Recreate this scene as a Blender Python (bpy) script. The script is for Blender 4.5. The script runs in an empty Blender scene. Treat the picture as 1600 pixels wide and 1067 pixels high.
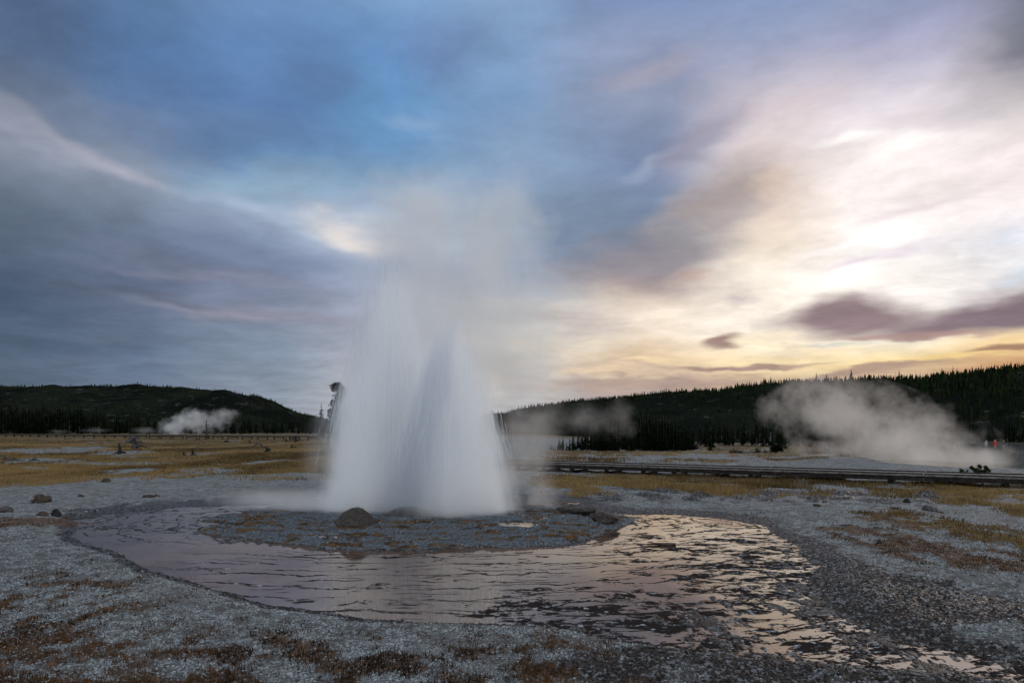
import bpy, bmesh, math, random
import numpy as np
from mathutils import Vector, Matrix, noise as mnoise

# ------------------------------------------------------------------ camera, world, sun, exposure
S = bpy.context.scene
C = S.collection
H = 1.7            # eye height
F = 1067.0         # focal length in photo pixels (24 mm lens, 36 mm sensor, 1600 px)
HY = 672.0         # the photo's horizon row
R = math.radians
random.seed(7)
rng = np.random.default_rng(11)

cd = bpy.data.cameras.new('camera')
cam = bpy.data.objects.new('camera', cd)
C.objects.link(cam)
cam.location = (0, 0, H)
cam.rotation_euler = (R(90), 0, 0)
cd.lens = 24
cd.sensor_width = 36
cd.shift_y = (HY - 533.5) / 1600
cd.clip_start = 0.05
cd.clip_end = 20000
S.camera = cam

S.view_settings.view_transform = 'Standard'
S.view_settings.look = 'None'
S.view_settings.exposure = 0
S.view_settings.gamma = 1
S.view_settings.use_curve_mapping = False
cy = S.cycles
cy.use_denoising = True
cy.use_adaptive_sampling = True
cy.adaptive_threshold = 0.05
cy.adaptive_min_samples = 16
cy.volume_bounces = 9
cy.max_bounces = 10
cy.diffuse_bounces = 2
cy.glossy_bounces = 3
cy.transparent_max_bounces = 12
cy.volume_max_steps = 256

def lin(c):
    return tuple((x / 255 / 12.92) if x / 255 <= 0.04045 else ((x / 255 + 0.055) / 1.055) ** 2.4 for x in c)

class NT:
    """small node-tree writer"""
    def __init__(s, tree):
        s.t = tree; s.n = tree.nodes; s.l = tree.links; s.n.clear()
    def put(s, sock, v):
        if v is None: return
        if isinstance(v, bpy.types.NodeSocket): s.l.new(v, sock)
        else:
            if sock.type == 'RGBA' and hasattr(v, '__len__') and len(v) == 3: v = (*v, 1)
            sock.default_value = v
    def new(s, typ, ins=None, **kw):
        nd = s.n.new(typ)
        for k, v in kw.items(): setattr(nd, k, v)
        for k, v in (ins or {}).items(): s.put(nd.inputs[k], v)
        return nd
    def m(s, op, a, b=None, c=None, clamp=False):
        nd = s.n.new('ShaderNodeMath'); nd.operation = op; nd.use_clamp = clamp
        for i, v in enumerate((a, b, c)): s.put(nd.inputs[i], v) if v is not None else None
        return nd.outputs[0]
    def v(s, op, a, b=None, scale=None):
        nd = s.n.new('ShaderNodeVectorMath'); nd.operation = op
        s.put(nd.inputs[0], a)
        if b is not None: s.put(nd.inputs[1], b)
        if scale is not None: s.put(nd.inputs['Scale'], scale)
        return nd.outputs['Value'] if op in ('LENGTH', 'DOT_PRODUCT', 'DISTANCE') else nd.outputs[0]
    def sep(s, a):
        return s.new('ShaderNodeSeparateXYZ', {0: a}).outputs
    def comb(s, x=0.0, y=0.0, z=0.0):
        return s.new('ShaderNodeCombineXYZ', {0: x, 1: y, 2: z}).outputs[0]
    def noise(s, vec, scale, detail=4.0, rough=0.5, dist=0.0):
        nd = s.new('ShaderNodeTexNoise', {'Vector': vec, 'Scale': scale, 'Detail': detail, 'Roughness': rough, 'Distortion': dist})
        return nd.outputs[0]
    def noisec(s, vec, scale, detail=3.0):
        return s.new('ShaderNodeTexNoise', {'Vector': vec, 'Scale': scale, 'Detail': detail}).outputs['Color']
    def smooth(s, x, a, b, lo=0.0, hi=1.0):
        nd = s.new('ShaderNodeMapRange', {0: x, 1: a, 2: b, 3: lo, 4: hi}, interpolation_type='SMOOTHSTEP')
        return nd.outputs[0]
    def line(s, x, a, b, lo=0.0, hi=1.0):
        return s.new('ShaderNodeMapRange', {0: x, 1: a, 2: b, 3: lo, 4: hi}).outputs[0]
    def mix(s, f, a, b, mode='MIX'):
        nd = s.new('ShaderNodeMix', data_type='RGBA', blend_type=mode)
        s.put(nd.inputs[0], f); s.put(nd.inputs[6], a); s.put(nd.inputs[7], b)
        return nd.outputs[2]
    def ramp(s, f, stops):
        nd = s.new('ShaderNodeValToRGB', {0: f}); e = nd.color_ramp.elements
        while len(e) < len(stops): e.new(0.5)
        for i, (p, c) in enumerate(stops): e[i].position = p
        for i, (p, c) in enumerate(stops): e[i].color = (*c, 1)
        return nd.outputs[0]

# ---- the sky, as a function of direction only: azimuth (from +Y towards +X) and slope z / horizontal distance
W = bpy.data.worlds.new('World')
S.world = W
W.use_nodes = True
n = NT(W.node_tree)
D = n.new('ShaderNodeTexCoord').outputs['Generated']
x, y, z = n.sep(D)
az = n.m('ARCTAN2', x, y)
hd = n.m('SQRT', n.m('ADD', n.m('MULTIPLY', x, x), n.m('MULTIPLY', y, y)))
sl = n.m('MAXIMUM', n.m('DIVIDE', z, n.m('MAXIMUM', hd, 0.02)), 0.0)
q = n.comb(az, sl, 0.0)
# clouds seen on a flat ceiling: coordinates shrink towards the horizon
zz = n.m('ADD', n.m('MAXIMUM', z, 0.0), 0.10)
pc = n.comb(n.m('DIVIDE', x, zz), n.m('DIVIDE', y, zz), 0.0)
wv = n.v('SUBTRACT', n.noisec(pc, 1.1, 4.0), (0.5, 0.5, 0.5))
wv2 = n.v('SUBTRACT', n.noisec(n.v('MULTIPLY', q, (7.0, 12.0, 1.0)), 1.0, 6.0), (0.5, 0.5, 0.5))
att = n.smooth(sl, 0.0, 0.3, 0.25, 1.0)
qw = n.v('ADD', q, n.v('MULTIPLY', n.v('SCALE', wv, scale=att), (0.22, 0.13, 0.0)))
qw = n.v('ADD', qw, n.v('MULTIPLY', wv2, (0.09, 0.045, 0.0)))
azw, slw, _ = n.sep(qw)
GRID = {
 0:    [(0,(76,96,134)),(80,(80,99,135)),(150,(98,110,138)),(205,(132,138,160)),(250,(106,115,138)),(320,(86,98,120)),(400,(76,87,106)),(470,(74,88,107)),(530,(78,91,108)),(620,(88,97,112))],
 200:  [(0,(84,112,156)),(80,(80,110,158)),(160,(88,112,156)),(230,(132,140,164)),(270,(122,130,154)),(330,(106,117,142)),(400,(93,103,124)),(470,(98,106,126)),(530,(94,107,127)),(620,(104,114,131))],
 400:  [(0,(100,131,180)),(80,(90,124,176)),(160,(84,114,165)),(240,(98,130,174)),(290,(140,163,192)),(330,(140,152,180)),(390,(116,125,150)),(470,(124,129,148)),(540,(124,134,151)),(620,(134,140,152))],
 600:  [(0,(112,146,192)),(80,(94,130,182)),(160,(98,140,190)),(240,(102,142,190)),(300,(130,155,190)),(345,(180,185,200)),(400,(150,158,180)),(470,(158,160,176)),(540,(168,166,176)),(620,(178,174,178))],
 800:  [(0,(124,150,190)),(80,(120,148,190)),(160,(116,144,186)),(240,(128,148,184)),(320,(132,152,184)),(400,(142,152,172)),(470,(160,162,170)),(525,(212,202,192)),(570,(208,196,184)),(630,(184,178,178))],
 1000: [(0,(128,150,188)),(80,(150,160,190)),(160,(148,158,184)),(240,(122,140,172)),(320,(120,135,160)),(400,(146,141,151)),(445,(172,156,154)),(495,(246,230,212)),(560,(230,204,172)),(620,(178,160,155))],
 1200: [(0,(134,152,188)),(80,(174,176,198)),(160,(212,200,206)),(240,(228,214,212)),(300,(222,204,194)),(360,(244,228,210)),(420,(254,242,228)),(510,(255,244,230)),(565,(250,226,182)),(612,(190,158,134))],
 1400: [(0,(142,152,184)),(80,(176,176,202)),(150,(226,218,228)),(220,(248,238,236)),(320,(251,243,240)),(400,(254,248,244)),(450,(254,247,241)),(530,(244,236,220)),(567,(252,226,172)),(596,(180,148,132))],
 1600: [(0,(110,116,134)),(80,(140,142,154)),(160,(216,207,208)),(240,(242,231,230)),(300,(250,240,240)),(350,(232,230,236)),(400,(238,236,240)),(450,(238,230,230)),(530,(246,214,160)),(575,(206,160,118))],
}
TM = 1.2
def sky_az(u): return math.atan((u - 800) / F)
def sky_t(u, v): return (HY - v) / F * math.cos(sky_az(u))
col = None; prev = None
fac_t = n.m('DIVIDE', slw, TM)
OVER = (0.42, 0.50, 0.60)  # overhead sky above the frame, raised to add light
for u, st in GRID.items():
    if u <= 800:      # the blue-grey half: a touch paler and greener
        st = [(v, (c[0] * 1.0 + (8 if v < 340 else (3 if u <= 400 else 4)), c[1] * 1.03 + (7 if v < 340 else 4), c[2] * 1.02 + (3 if v < 340 else 8))) for v, c in st]
    stops = sorted([(sky_t(u, v) / TM, lin(c)) for v, c in st]) + [(0.85, OVER)]
    r_ = n.ramp(fac_t, stops)
    if col is None: col = r_
    else: col = n.mix(n.smooth(azw, sky_az(prev), sky_az(u)), col, r_)
    prev = u
# unseen sky behind the camera, brightened to light the spray and ground
back = n.smooth(n.m('ABSOLUTE', az), 0.85, 1.7)
nish = n.new('ShaderNodeTexSky', sky_type='NISHITA', sun_disc=False, sun_elevation=R(10), sun_rotation=R(45), altitude=2200.0, air_density=1.0, dust_density=2.0)
col = n.mix(back, col, n.mix(0.12, (0.92, 0.99, 1.08), n.v('SCALE', nish.outputs[0], scale=0.10)))
# single clouds and rifts (pixel of the centre, radii, tilt, colour, softness)
BL = [
 (480,110,85,55,0,(92,120,160),0.1,0.65),(350,205,150,40,-8,(94,120,158),0.1,0.65),(700,60,110,60,0,(108,132,176),0.2,0.6),
 (650,200,60,22,10,(140,170,206),0.1,0.6),(610,150,35,50,0,(104,148,198),0.1,0.6),
 (170,236,220,17,13,(170,172,188),0.0,0.8),(30,196,90,14,12,(158,162,180),0.0,0.7),(420,318,150,16,12,(156,180,208),0.0,0.7),(300,400,220,12,6,(118,124,144),0.0,0.5),(160,520,200,10,0,(98,110,128),0.0,0.5),(400,480,200,20,3,(154,152,166),0.0,0.7),(330,420,230,12,4,(138,138,156),0.0,0.5),(250,450,200,14,4,(92,98,116),0.0,0.5),(470,330,130,16,10,(180,192,210),0.0,0.7),(555,348,84,22,12,(242,232,224),-.4,0.95),
 (930,345,115,62,0,(120,138,162),0.2,0.85),(1010,400,125,52,-6,(150,144,152),0.25,0.85),(1085,430,50,16,0,(196,168,156),0.0,0.7),(1120,295,120,44,-22,(170,158,156),0.2,0.85),(1200,275,60,26,-20,(222,198,180),0.0,0.6),(1340,205,60,9,-3,(255,250,247),0.0,0.8),(1450,300,120,10,-8,(236,222,226),0.0,0.7),(1350,350,90,12,-14,(255,250,248),0.0,0.7),(1380,400,70,9,-8,(232,216,226),0.0,0.6),(1560,420,80,12,-8,(206,218,232),0.0,0.7),
 (1080,210,95,38,-30,(160,156,176),0.2,0.7),(1010,110,95,24,-20,(178,174,190),0.1,0.6),(1000,250,60,12,-25,(168,178,200),0.0,0.45),
 (1500,130,95,50,-10,(176,170,180),0.2,0.5),(1400,210,70,16,-4,(252,244,240),0.1,0.8),(1560,95,70,50,0,(118,122,138),0.2,0.7),
 (1420,385,100,22,-6,(238,228,236),0.1,0.7),(1590,365,50,22,0,(218,224,234),0.0,0.6),(1540,440,120,7,-9,(255,250,248),0.1,0.9),
 (1160,455,44,12,0,(214,198,200),0.1,0.8),
 (1325,496,128,32,-1,(150,130,134),0.35,1.0),(1440,506,80,22,-4,(142,122,128),0.2,0.95),(1545,476,160,46,-7,(138,120,128),0.4,1.0),(1420,522,150,10,2,(170,138,132),0.3,0.8),
 (1138,533,44,13,-3,(160,132,126),0.35,0.95),(900,505,120,16,0,(190,180,178),0.1,0.6),(880,540,100,9,0,(228,214,196),0.1,0.7),
 (1165,574,140,5,-2,(160,134,128),0.4,0.9),(1050,600,240,12,-2,(176,152,142),0.2,0.8),(1330,583,190,8,-3,(168,140,130),0.3,0.8),
 (1250,560,140,9,-2,(255,232,186),0.1,0.7),(1590,543,80,9,-6,(160,124,104),0.4,0.9),(1500,560,120,7,-3,(255,220,150),0.1,0.8),
 (1010,575,70,6,-4,(252,224,178),0.1,0.8),(950,590,80,7,0,(250,222,186),0.1,0.6),(1300,540,90,6,0,(206,206,196),0.1,0.7)]
for (u, v, ru, rv, tilt, cc, edge, st) in BL:
    a0, t0 = sky_az(u), sky_t(u, v)
    k = math.cos(a0)
    dx = n.v('SUBTRACT', qw, (a0, t0, 0))
    rot = n.new('ShaderNodeVectorRotate', {0: dx, 'Angle': R(tilt)}, rotation_type='Z_AXIS').outputs[0]
    ln = n.v('LENGTH', n.v('MULTIPLY', rot, (F / ru / k / k * 1.0, F / rv / k, 0)))
    col = n.mix(n.smooth(ln, 1.25, edge, 0.0, st), col, lin(cc))
# soft cloud texture
tx = n.noise(n.v('ADD', pc, n.v('SCALE', wv, scale=.8)), 2.4, 10.0, 0.66)
tx2 = n.noise(n.v('ADD', n.v('MULTIPLY', q, (7.0, 15.0, 1.0)), n.v('SCALE', wv, scale=1.5)), 1.0, 8.0, 0.62)
tone = n.m('ADD', n.line(tx, 0.28, 0.72, -0.15, 0.15), n.line(tx2, 0.25, 0.75, -0.12, 0.12))
col = n.v('SCALE', col, scale=n.m('ADD', tone, 1.0))
lum = n.v('DOT_PRODUCT', col, (.3, .5, .2))
col = n.v('SCALE', col, scale=n.smooth(lum, .72, 1.15, 1.0, 1.12))
below = n.smooth(z, -0.02, 0.0)
col = n.mix(below, (0.02, 0.02, 0.022), col)
bg = n.new('ShaderNodeBackground', {'Color': col, 'Strength': 1.0})
n.l.new(bg.outputs[0], n.new('ShaderNodeOutputWorld').inputs[0])
W.cycles.sampling_method = 'MANUAL'
W.cycles.sample_map_resolution = 512

# the low sun behind thin cloud, ahead and to the right
sd = bpy.data.lights.new('sun', 'SUN')
sd.energy = 0.6; sd.angle = R(12); sd.color = (1.0, 0.80, 0.62)
sun = bpy.data.objects.new('sun', sd); C.objects.link(sun)
SA, SE = R(45), R(10)
sv = Vector((math.sin(SA) * math.cos(SE), math.cos(SA) * math.cos(SE), math.sin(SE)))
sun.rotation_euler = sv.to_track_quat('Z', 'Y').to_euler()
sun.location = (30, 40, 30)

# ------------------------------------------------------------------ numpy helpers
def _hash(ix, iy, seed):
    h = (ix.astype(np.int64) * 374761393 + iy.astype(np.int64) * 668265263 + seed * 1442695041) & 0xffffffff
    h = ((h ^ (h >> 13)) * 1274126177) & 0xffffffff
    return ((h ^ (h >> 16)) & 0xffff) / 65535.0
def pn(x, y, seed=0):
    """gradient noise, about -0.7..0.7"""
    x0 = np.floor(x); y0 = np.floor(y); fx = x - x0; fy = y - y0
    sx = fx * fx * fx * (fx * (fx * 6 - 15) + 10); sy = fy * fy * fy * (fy * (fy * 6 - 15) + 10)
    def g(i, j):
        a = _hash(x0 + i, y0 + j, seed) * 2 * np.pi
        return np.cos(a) * (fx - i) + np.sin(a) * (fy - j)
    a = g(0, 0) * (1 - sx) + g(1, 0) * sx
    b = g(0, 1) * (1 - sx) + g(1, 1) * sx
    return (a * (1 - sy) + b * sy) * 1.4
def fbm(x, y, o=4, seed=0, gain=0.5):
    s = 0; a = 1
    for i in range(o):
        s = s + a * pn(x * 2 ** i + 17.3 * i, y * 2 ** i - 9.1 * i, seed + i); a *= gain
    return s
def sst(x, a, b):
    t = np.clip((x - a) / (b - a), 0, 1); return t * t * (3 - 2 * t)
def sdpoly(u, v, pts, ky=3.0):
    """signed distance (inside positive) in photo pixels, rows weighted by ky"""
    P = np.array(pts, float); P[:, 1] *= ky
    V = v * ky
    d = np.full(u.shape, 1e9); ins = np.zeros(u.shape, bool)
    for i in range(len(P)):
        a = P[i]; b = P[(i + 1) % len(P)]
        e = b - a; wx = u - a[0]; wy = V - a[1]
        t = np.clip((wx * e[0] + wy * e[1]) / (e @ e), 0, 1)
        d = np.minimum(d, np.hypot(wx - e[0] * t, wy - e[1] * t))
        cross = ((a[1] <= V) & (V < b[1])) | ((b[1] <= V) & (V < a[1]))
        xi = a[0] + (V - a[1]) / (b[1] - a[1] + 1e-12) * e[0]
        ins ^= cross & (u < xi)
    return np.where(ins, d, -d)
def px(x, y):
    """ground point -> photo column and row it has on a level plain"""
    yy = np.maximum(y, 0.3)
    return 800 + F * x / yy, HY + H * F / yy

# ------------------------------------------------------------------ the lie of the land
POOL = [(118,812),(170,803),(290,793),(420,787),(560,783),(900,785),(930,801),(1010,804),(1110,809),(1195,820),(1238,848),(1278,884),
        (1262,912),(1300,955),(1400,1000),(1600,1042),(1900,1085),(1900,1120),(1500,1062),(1180,1030),(1000,1006),(860,986),(720,972),(560,966),(420,946),(330,920),(250,893),(180,866),(134,851),(112,830)]
PLAT = [(300,818),(345,806),(420,797),(560,790),(700,784),(860,784),(930,796),(985,806),(995,818),(940,838),(885,852),(780,857),(640,862),(520,860),(430,848),(350,842),(310,832)]
GEY = (-1.75, 12.75)      # ground position of the vent
def macro(x, y):
    """large-scale ground height"""
    d = np.hypot(x, y)
    a = np.arctan2(x, np.maximum(y, 0.01))
    zr = -1.25 * sst(d, 38, 105) * sst(a, 0.02, 0.22)
    zz = 0.05 * sst(d, 14, 40) * fbm(x * 0.06, y * 0.06, 3, 5)
    return zr + zz
def ground(x, y, fine=True):
    """height and masks: grass, dark wet crust, white sinter, orange mat"""
    d = np.hypot(x, y)
    wx = fbm(x * 0.8, y * 0.8, 4, 21); wy = fbm(x * 0.8 + 50, y * 0.8, 4, 22)
    near = np.clip(12 / np.maximum(d, 3), 0.15, 3)
    u, v = px(x, y)
    uw = u + wx * 26 * near; vw = v + wy * 7 * near
    u2 = u + fbm(x * 3, y * 3, 3, 61) * 12 * near; v2 = v + fbm(x * 3 + 9, y * 3, 3, 62) * 4 * near
    sp = sdpoly(u * .5 + uw * .5, v * .5 + vw * .5, POOL)
    sl_ = sdpoly(u2 * .6 + uw * .4, v2 * .6 + vw * .4, PLAT)
    inpool = sst(sp, -8, 6)
    plat = sst(sl_, 0, 14)
    # how crusty the pool floor is: clean at the left, broken crust at the right and along the near edge
    crust = np.clip(sst(u, 900, 1180) * 0.55 + sst(v, 880, 985) * sst(u, 620, 1000) * 0.75 + sst(u, 1180, 1260) * 0.6, 0, 1.2)
    crust = np.maximum(crust, 0.8 * sst(u, 470, 330) * sst(v, 846, 825))
    crust = np.maximum(crust, 0.85 * sst(sl_, -34, -4))
    rock = 0.75 * fbm(x * 1.5, y * 1.3, 3, 31, 0.6) + 0.85 * fbm(x * 6.5, y * 4.0, 3, 33, 0.75)
    bed = -0.018 + np.minimum(crust * (0.010 + 0.030 * rock), 0.026)
    g1 = fbm(x * 16, y * 16, 3, 51, 0.6)
    g2 = fbm(x * 45, y * 45, 2, 55, 0.6)
    shore = 0.018 + 0.055 * sst(-sp, 2, 60) + 0.03 * fbm(x * 1.1, y * 1.1, 3, 57) * sst(-sp, 10, 90)
    shore = shore + (0.013 * g1 + 0.010 * g2) * np.clip(1.6 - d / 22, 0.25, 1)
    h = shore * (1 - inpool) + bed * inpool
    # sinter platform in low steps
    ph = np.clip(sl_ / 90.0, 0, 1) ** 0.8
    st = ph * 5.0 + 0.5 * fbm(x * 1.2, y * 2.0, 4, 71)
    step = (np.floor(st) + sst(st - np.floor(st), 0.55, 0.95)) / 5.0
    lump = 0.028 * fbm(x * 1.6, y * 4.0, 4, 73, 0.6) + 0.014 * fbm(x * 20, y * 20, 3, 75, 0.7)
    hp = 0.03 + 0.15 * step + 0.03 * ph + lump
    # little basins on the platform
    for (bu, bv, ru, rv, bz) in BASINS:
        b = np.hypot((u2 - bu) / ru, (v2 - bv) / rv)
        k = sst(b, 1.35, 0.95)
        hp = hp * (1 - k) + (bz - 0.03) * k
        rim = np.exp(-((b - 1.35) / 0.22) ** 2)
        hp = np.maximum(hp, (bz + 0.01) * rim + hp * (1 - rim))
    h = h * (1 - plat) + np.maximum(hp, 0.004) * plat
    # ---- meadow
    gn = fbm(x * 0.10, y * 0.05, 4, 81, 0.6); gn2 = fbm(x * 0.5, y * 0.25, 3, 85, 0.6)
    vn = v + gn2 * 9 * np.clip((v - HY) / 90, 0.1, 1)
    left = sst(u, 640, 560)
    edge = 764 - 14 * sst(u, 0, 250) + 5 * sst(u, 300, 520)
    gl = left * sst(vn, edge + 5, edge - 10) * sst(gn + 0.6 * gn2, -0.85, -0.4)
    bare = np.zeros_like(u)
    for (bu, bv, ru, rv) in [(60,706,95,5),(135,702,45,4),(190,709,60,4),(110,684,45,3),(60,722,60,4),(180,727,130,3),(330,740,70,5),(400,748,90,5),(300,753,60,3),(480,748,60,5),(420,722,50,2.5),(330,711,45,2.5),(50,735,35,2),(560,735,40,6),(270,746,30,3)]:
        bare = np.maximum(bare, sst(np.hypot((u2 - bu) / ru, (v + gn2 * 3 - bv) / rv), 1.25, 0.6))
    gl = gl * (1 - 0.92 * bare)
    gr = np.zeros_like(u)
    vt = HY + (H - macro(x, y)) * F / np.maximum(y, 0.3)
    vtn = vt + gn2 * 9 * np.clip((vt - HY) / 90, 0.1, 1)
    for (a, b, c_, e_, st_) in [(820,1330,757,11,1.0),(1130,1330,752,8,1.0),(820,1200,772,8,.7),(1330,1640,772,7,.85),(1450,1700,788,5,.6),(1540,1700,800,14,.6),(1180,1330,776,5,.5),(1240,1640,762,3.5,.6),
                                (820,1100,710,5,1.0),(820,1000,719,5,.8),(1000,1400,722,2.5,.6),(1040,1700,700,6,1.0),(1000,1330,708,3,.9),(1100,1330,714,2,.7)]:
        m_ = sst(u2, a, a + 50) * sst(u2, b, b - 60) * sst(np.abs(vtn - c_ - (u - 1100) * 0.006 * (c_ > 730)), e_ * 1.2, e_ * 0.5)
        gr = np.maximum(gr, m_ * st_)
    RB = [(1275,832),(1330,826),(1420,845),(1500,862),(1640,880),(1640,905),(1500,900),(1420,888),(1350,862),(1300,845)]
    RB2 = [(1330,808),(1400,806),(1480,818),(1600,838),(1660,850),(1660,872),(1560,862),(1460,845),(1380,826),(1335,818)]
    rb = sst(sdpoly(u2, v2 + gn2 * 4, RB), -14, 12); rb2 = sst(sdpoly(u2, v2 + gn2 * 4, RB2), -14, 12)
    tuft = np.maximum(rb * 1.1, rb2) * sst(fbm(x * 2, y * 1.5, 3, 91), -0.5, 0.05)
    gr = gr * sst(gn2 + 0.5 * gn, -0.55, -0.15)
    gr = gr * sst(u, 780, 840)
    far = sst(d, 120, 200) * 0.9
    grass = np.clip(np.maximum(np.maximum(gl, gr), np.maximum(tuft * 0.42 * rb2 * (1 - rb), far)), 0, 1)
    # near sprigs at the bottom left and centre
    sprig = sst(v2, 930 + 0.05 * u, 1040) * sst(u, 1150, 800) * sst(fbm(x * 2.4, y * 2.0, 4, 95, 0.6), -0.15, 0.25)
    sprig = np.maximum(sprig * 0.9, 0.8 * sst(u, 420, 120) * sst(v, 870, 930) * sst(fbm(x * 2.6, y * 2.0, 4, 96, 0.6), 0.02, 0.3))
    sprig = np.maximum(sprig, sst(u, 190, 90) * sst(np.abs(v2 - 818 - (130 - u) * 0.05), 12, 4) * 0.9)
    # dark wet crust: rim of the pool, the right-hand flats and the channel
    wet = sst(-sp + 14 * fbm(x * 2.0, y * 2.0, 3, 98), 46, 6) * (1 - plat)
    D1 = [(1180,815),(1250,835),(1300,862),(1360,884),(1440,902),(1520,930),(1640,960),(1640,1000),(1560,985),(1500,1002),(1640,1040),(1700,1100),(1000,1100),(820,1062),(900,1040),(1000,1020),(1150,990),(1230,930),(1255,880),(1200,845)]
    sd1 = sdpoly(u2 * .5 + uw * .5, v2 * .5 + vw * .5, D1)
    wet = np.maximum(wet, sst(sd1 + 40 * fbm(x * 1.5, y * 1.5, 4, 97), -25, 35))
    wet = np.clip(np.maximum(wet, inpool * (1 - plat)), 0, 1)
    pale = sst(fbm(x * 2.2, y * 2.2, 4, 99, 0.6), 0.12, 0.4) * 0.5
    wet = wet * (1 - pale * (1 - inpool) * (v > 980))
    # orange mats in hollows of the platform and along its foot
    om = plat * sst(-0.02 + 0.3 * fbm(x * 0.7, y * 4.0, 4, 101, 0.6) - np.abs(ph - 0.22) * 0.9, 0.0, 0.12)
    om = np.maximum(om, plat * sst(fbm(x * 0.55, y * 5.0, 4, 103, 0.6), 0.42, 0.5) * 0.8)
    ledge = plat * sst(np.abs(st - np.floor(st) - 0.72), 0.2, 0.03) * 0.8
    # broken ground under the sprigs and the red patches is a bit higher
    h = h + 0.02 * tuft + 0.012 * sprig
    # slumped crust blocks on the right-hand meadow edge
    blk = sst(u, 860, 930) * sst(u, 1560, 1450) * sst(np.abs(v - 779 - (u - 1100) * 0.012), 15, 6)
    h = h + blk * 0.10 * np.clip(fbm(x * 1.6, y * 1.0, 4, 111, 0.65), 0, 1)
    wet = np.maximum(wet, blk * 1.0 * sst(fbm(x * 1.6, y * 1.0, 4, 111, 0.65), -0.05, 0.12))
    # terraces of the hot spring at the right
    te = sst(u, 1180, 1260) * sst(d, 22, 25) * sst(d, 60, 40) * sst(HS_sd(u, v + 4 * wy), 25, -10)
    h = h + te * 0.22 * sst(HS_sd(u2, v2), -70, 0)
    h = h - 0.30 * sst(HS_sd(u, v), 0, 12)
    h = h + macro(x, y)
    masks = np.stack([np.clip(grass, 0, 1), wet, np.clip(sprig + tuft, 0, 1), np.clip(om + ledge * 0.9, 0, 1)], -1)
    extra = np.stack([inpool, plat, rb, ledge], -1)
    return h, masks, extra
BASINS = [(810,834,26,4.5,0.165),(850,826,9,2.2,0.19),(345,823,26,4,0.05),(300,838,34,6,0.0),(730,838,18,2.2,0.13),(560,848,60,2.4,0.10)]
HS = [(1290,716),(1345,722),(1392,733),(1450,737),(1560,742),(1700,744),(1700,716),(1480,705),(1330,706)]
def HS_sd(u, v): return sdpoly(u, v, HS)

def gz(x, y):
    return float(ground(np.array([x], float), np.array([y], float))[0][0])
def at(u, v, zoff=0.0):
    """ground point that shows at photo pixel (u, v), on the large-scale lie of the land"""
    a = (u - 800) / F; s = (v - HY) / F
    y = H / max(s, 1e-4)
    for _ in range(12):
        zz = float(macro(np.array([a * y]), np.array([y]))[0]) + zoff
        y = (H - zz) / max(s, 1e-4)
    return Vector((a * y, y, 0))

# ------------------------------------------------------------------ object helpers
def mat(name):
    m_ = bpy.data.materials.new(name); m_.use_nodes = True
    return m_, NT(m_.node_tree)
def bsdf_out(nt, **ins):
    b = nt.new('ShaderNodeBsdfPrincipled', {k.replace('_', ' '): v for k, v in ins.items()})
    nt.l.new(b.outputs[0], nt.new('ShaderNodeOutputMaterial').inputs[0])
    return b
def tag(o, label=None, cat=None, group=None, kind=None):
    if label: o['label'] = label
    if cat: o['category'] = cat
    if group: o['group'] = group
    if kind: o['kind'] = kind
    return o
def link(name, me, m_, parent=None, smooth=False):
    o = bpy.data.objects.new(name, me); C.objects.link(o)
    if m_ is not None: me.materials.append(m_)
    if parent is not None: o.parent = parent
    if smooth: me.shade_smooth()
    return o
def mesh_np(name, V, Fc):
    """V (n,3), Fc (m,k) all faces with k corners"""
    me = bpy.data.meshes.new(name)
    V = np.ascontiguousarray(V, dtype=np.float32); Fc = np.ascontiguousarray(Fc, dtype=np.int32)
    me.vertices.add(len(V)); me.vertices.foreach_set('co', V.ravel())
    k = Fc.shape[1]
    me.loops.add(Fc.size); me.loops.foreach_set('vertex_index', Fc.ravel())
    me.polygons.add(len(Fc)); me.polygons.foreach_set('loop_start', np.arange(len(Fc), dtype=np.int32) * k)
    me.update(calc_edges=True); me.validate()
    return me
def empty(name, loc, rz=0):
    o = bpy.data.objects.new(name, None); C.objects.link(o)
    o.location = loc; o.rotation_euler = (0, 0, rz); o.empty_display_size = 0.2
    return o
def copy_tree(o, parent=None):
    c = o.copy(); C.objects.link(c)
    if parent is not None: c.parent = parent
    for ch in list(o.children): copy_tree(ch, c)
    return c
def bm_mesh(name, bm):
    me = bpy.data.meshes.new(name); bmesh.ops.recalc_face_normals(bm, faces=bm.faces[:]); bm.to_mesh(me); bm.free(); return me
def tube(bm, pts, rads, sides=6):
    """tapered tube through points"""
    rings = []
    for i, p in enumerate(pts):
        p = Vector(p)
        d_ = (Vector(pts[min(i + 1, len(pts) - 1)]) - Vector(pts[max(i - 1, 0)])).normalized()
        a = d_.orthogonal().normalized(); b = d_.cross(a)
        if rings:
            a = (pa - d_ * pa.dot(d_)).normalized(); b = d_.cross(a)
        pa = a
        rings.append([bm.verts.new(p + (a * math.cos(t) + b * math.sin(t)) * rads[i]) for t in [2 * math.pi * k / sides for k in range(sides)]])
    for r0, r1 in zip(rings, rings[1:]):
        for k in range(sides):
            bm.faces.new((r0[k], r0[(k + 1) % sides], r1[(k + 1) % sides], r1[k]))
    bm.faces.new(rings[0][::-1]); bm.faces.new(rings[-1])
def box(bm, c, s, rz=0, M=None):
    r = bmesh.ops.create_cube(bm, size=1.0)['verts']
    T = Matrix.Translation(c) @ Matrix.Rotation(rz, 4, 'Z') @ Matrix.Diagonal((*s, 1))
    if M is not None: T = M @ T
    bmesh.ops.transform(bm, matrix=T, verts=r)
    return r

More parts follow.
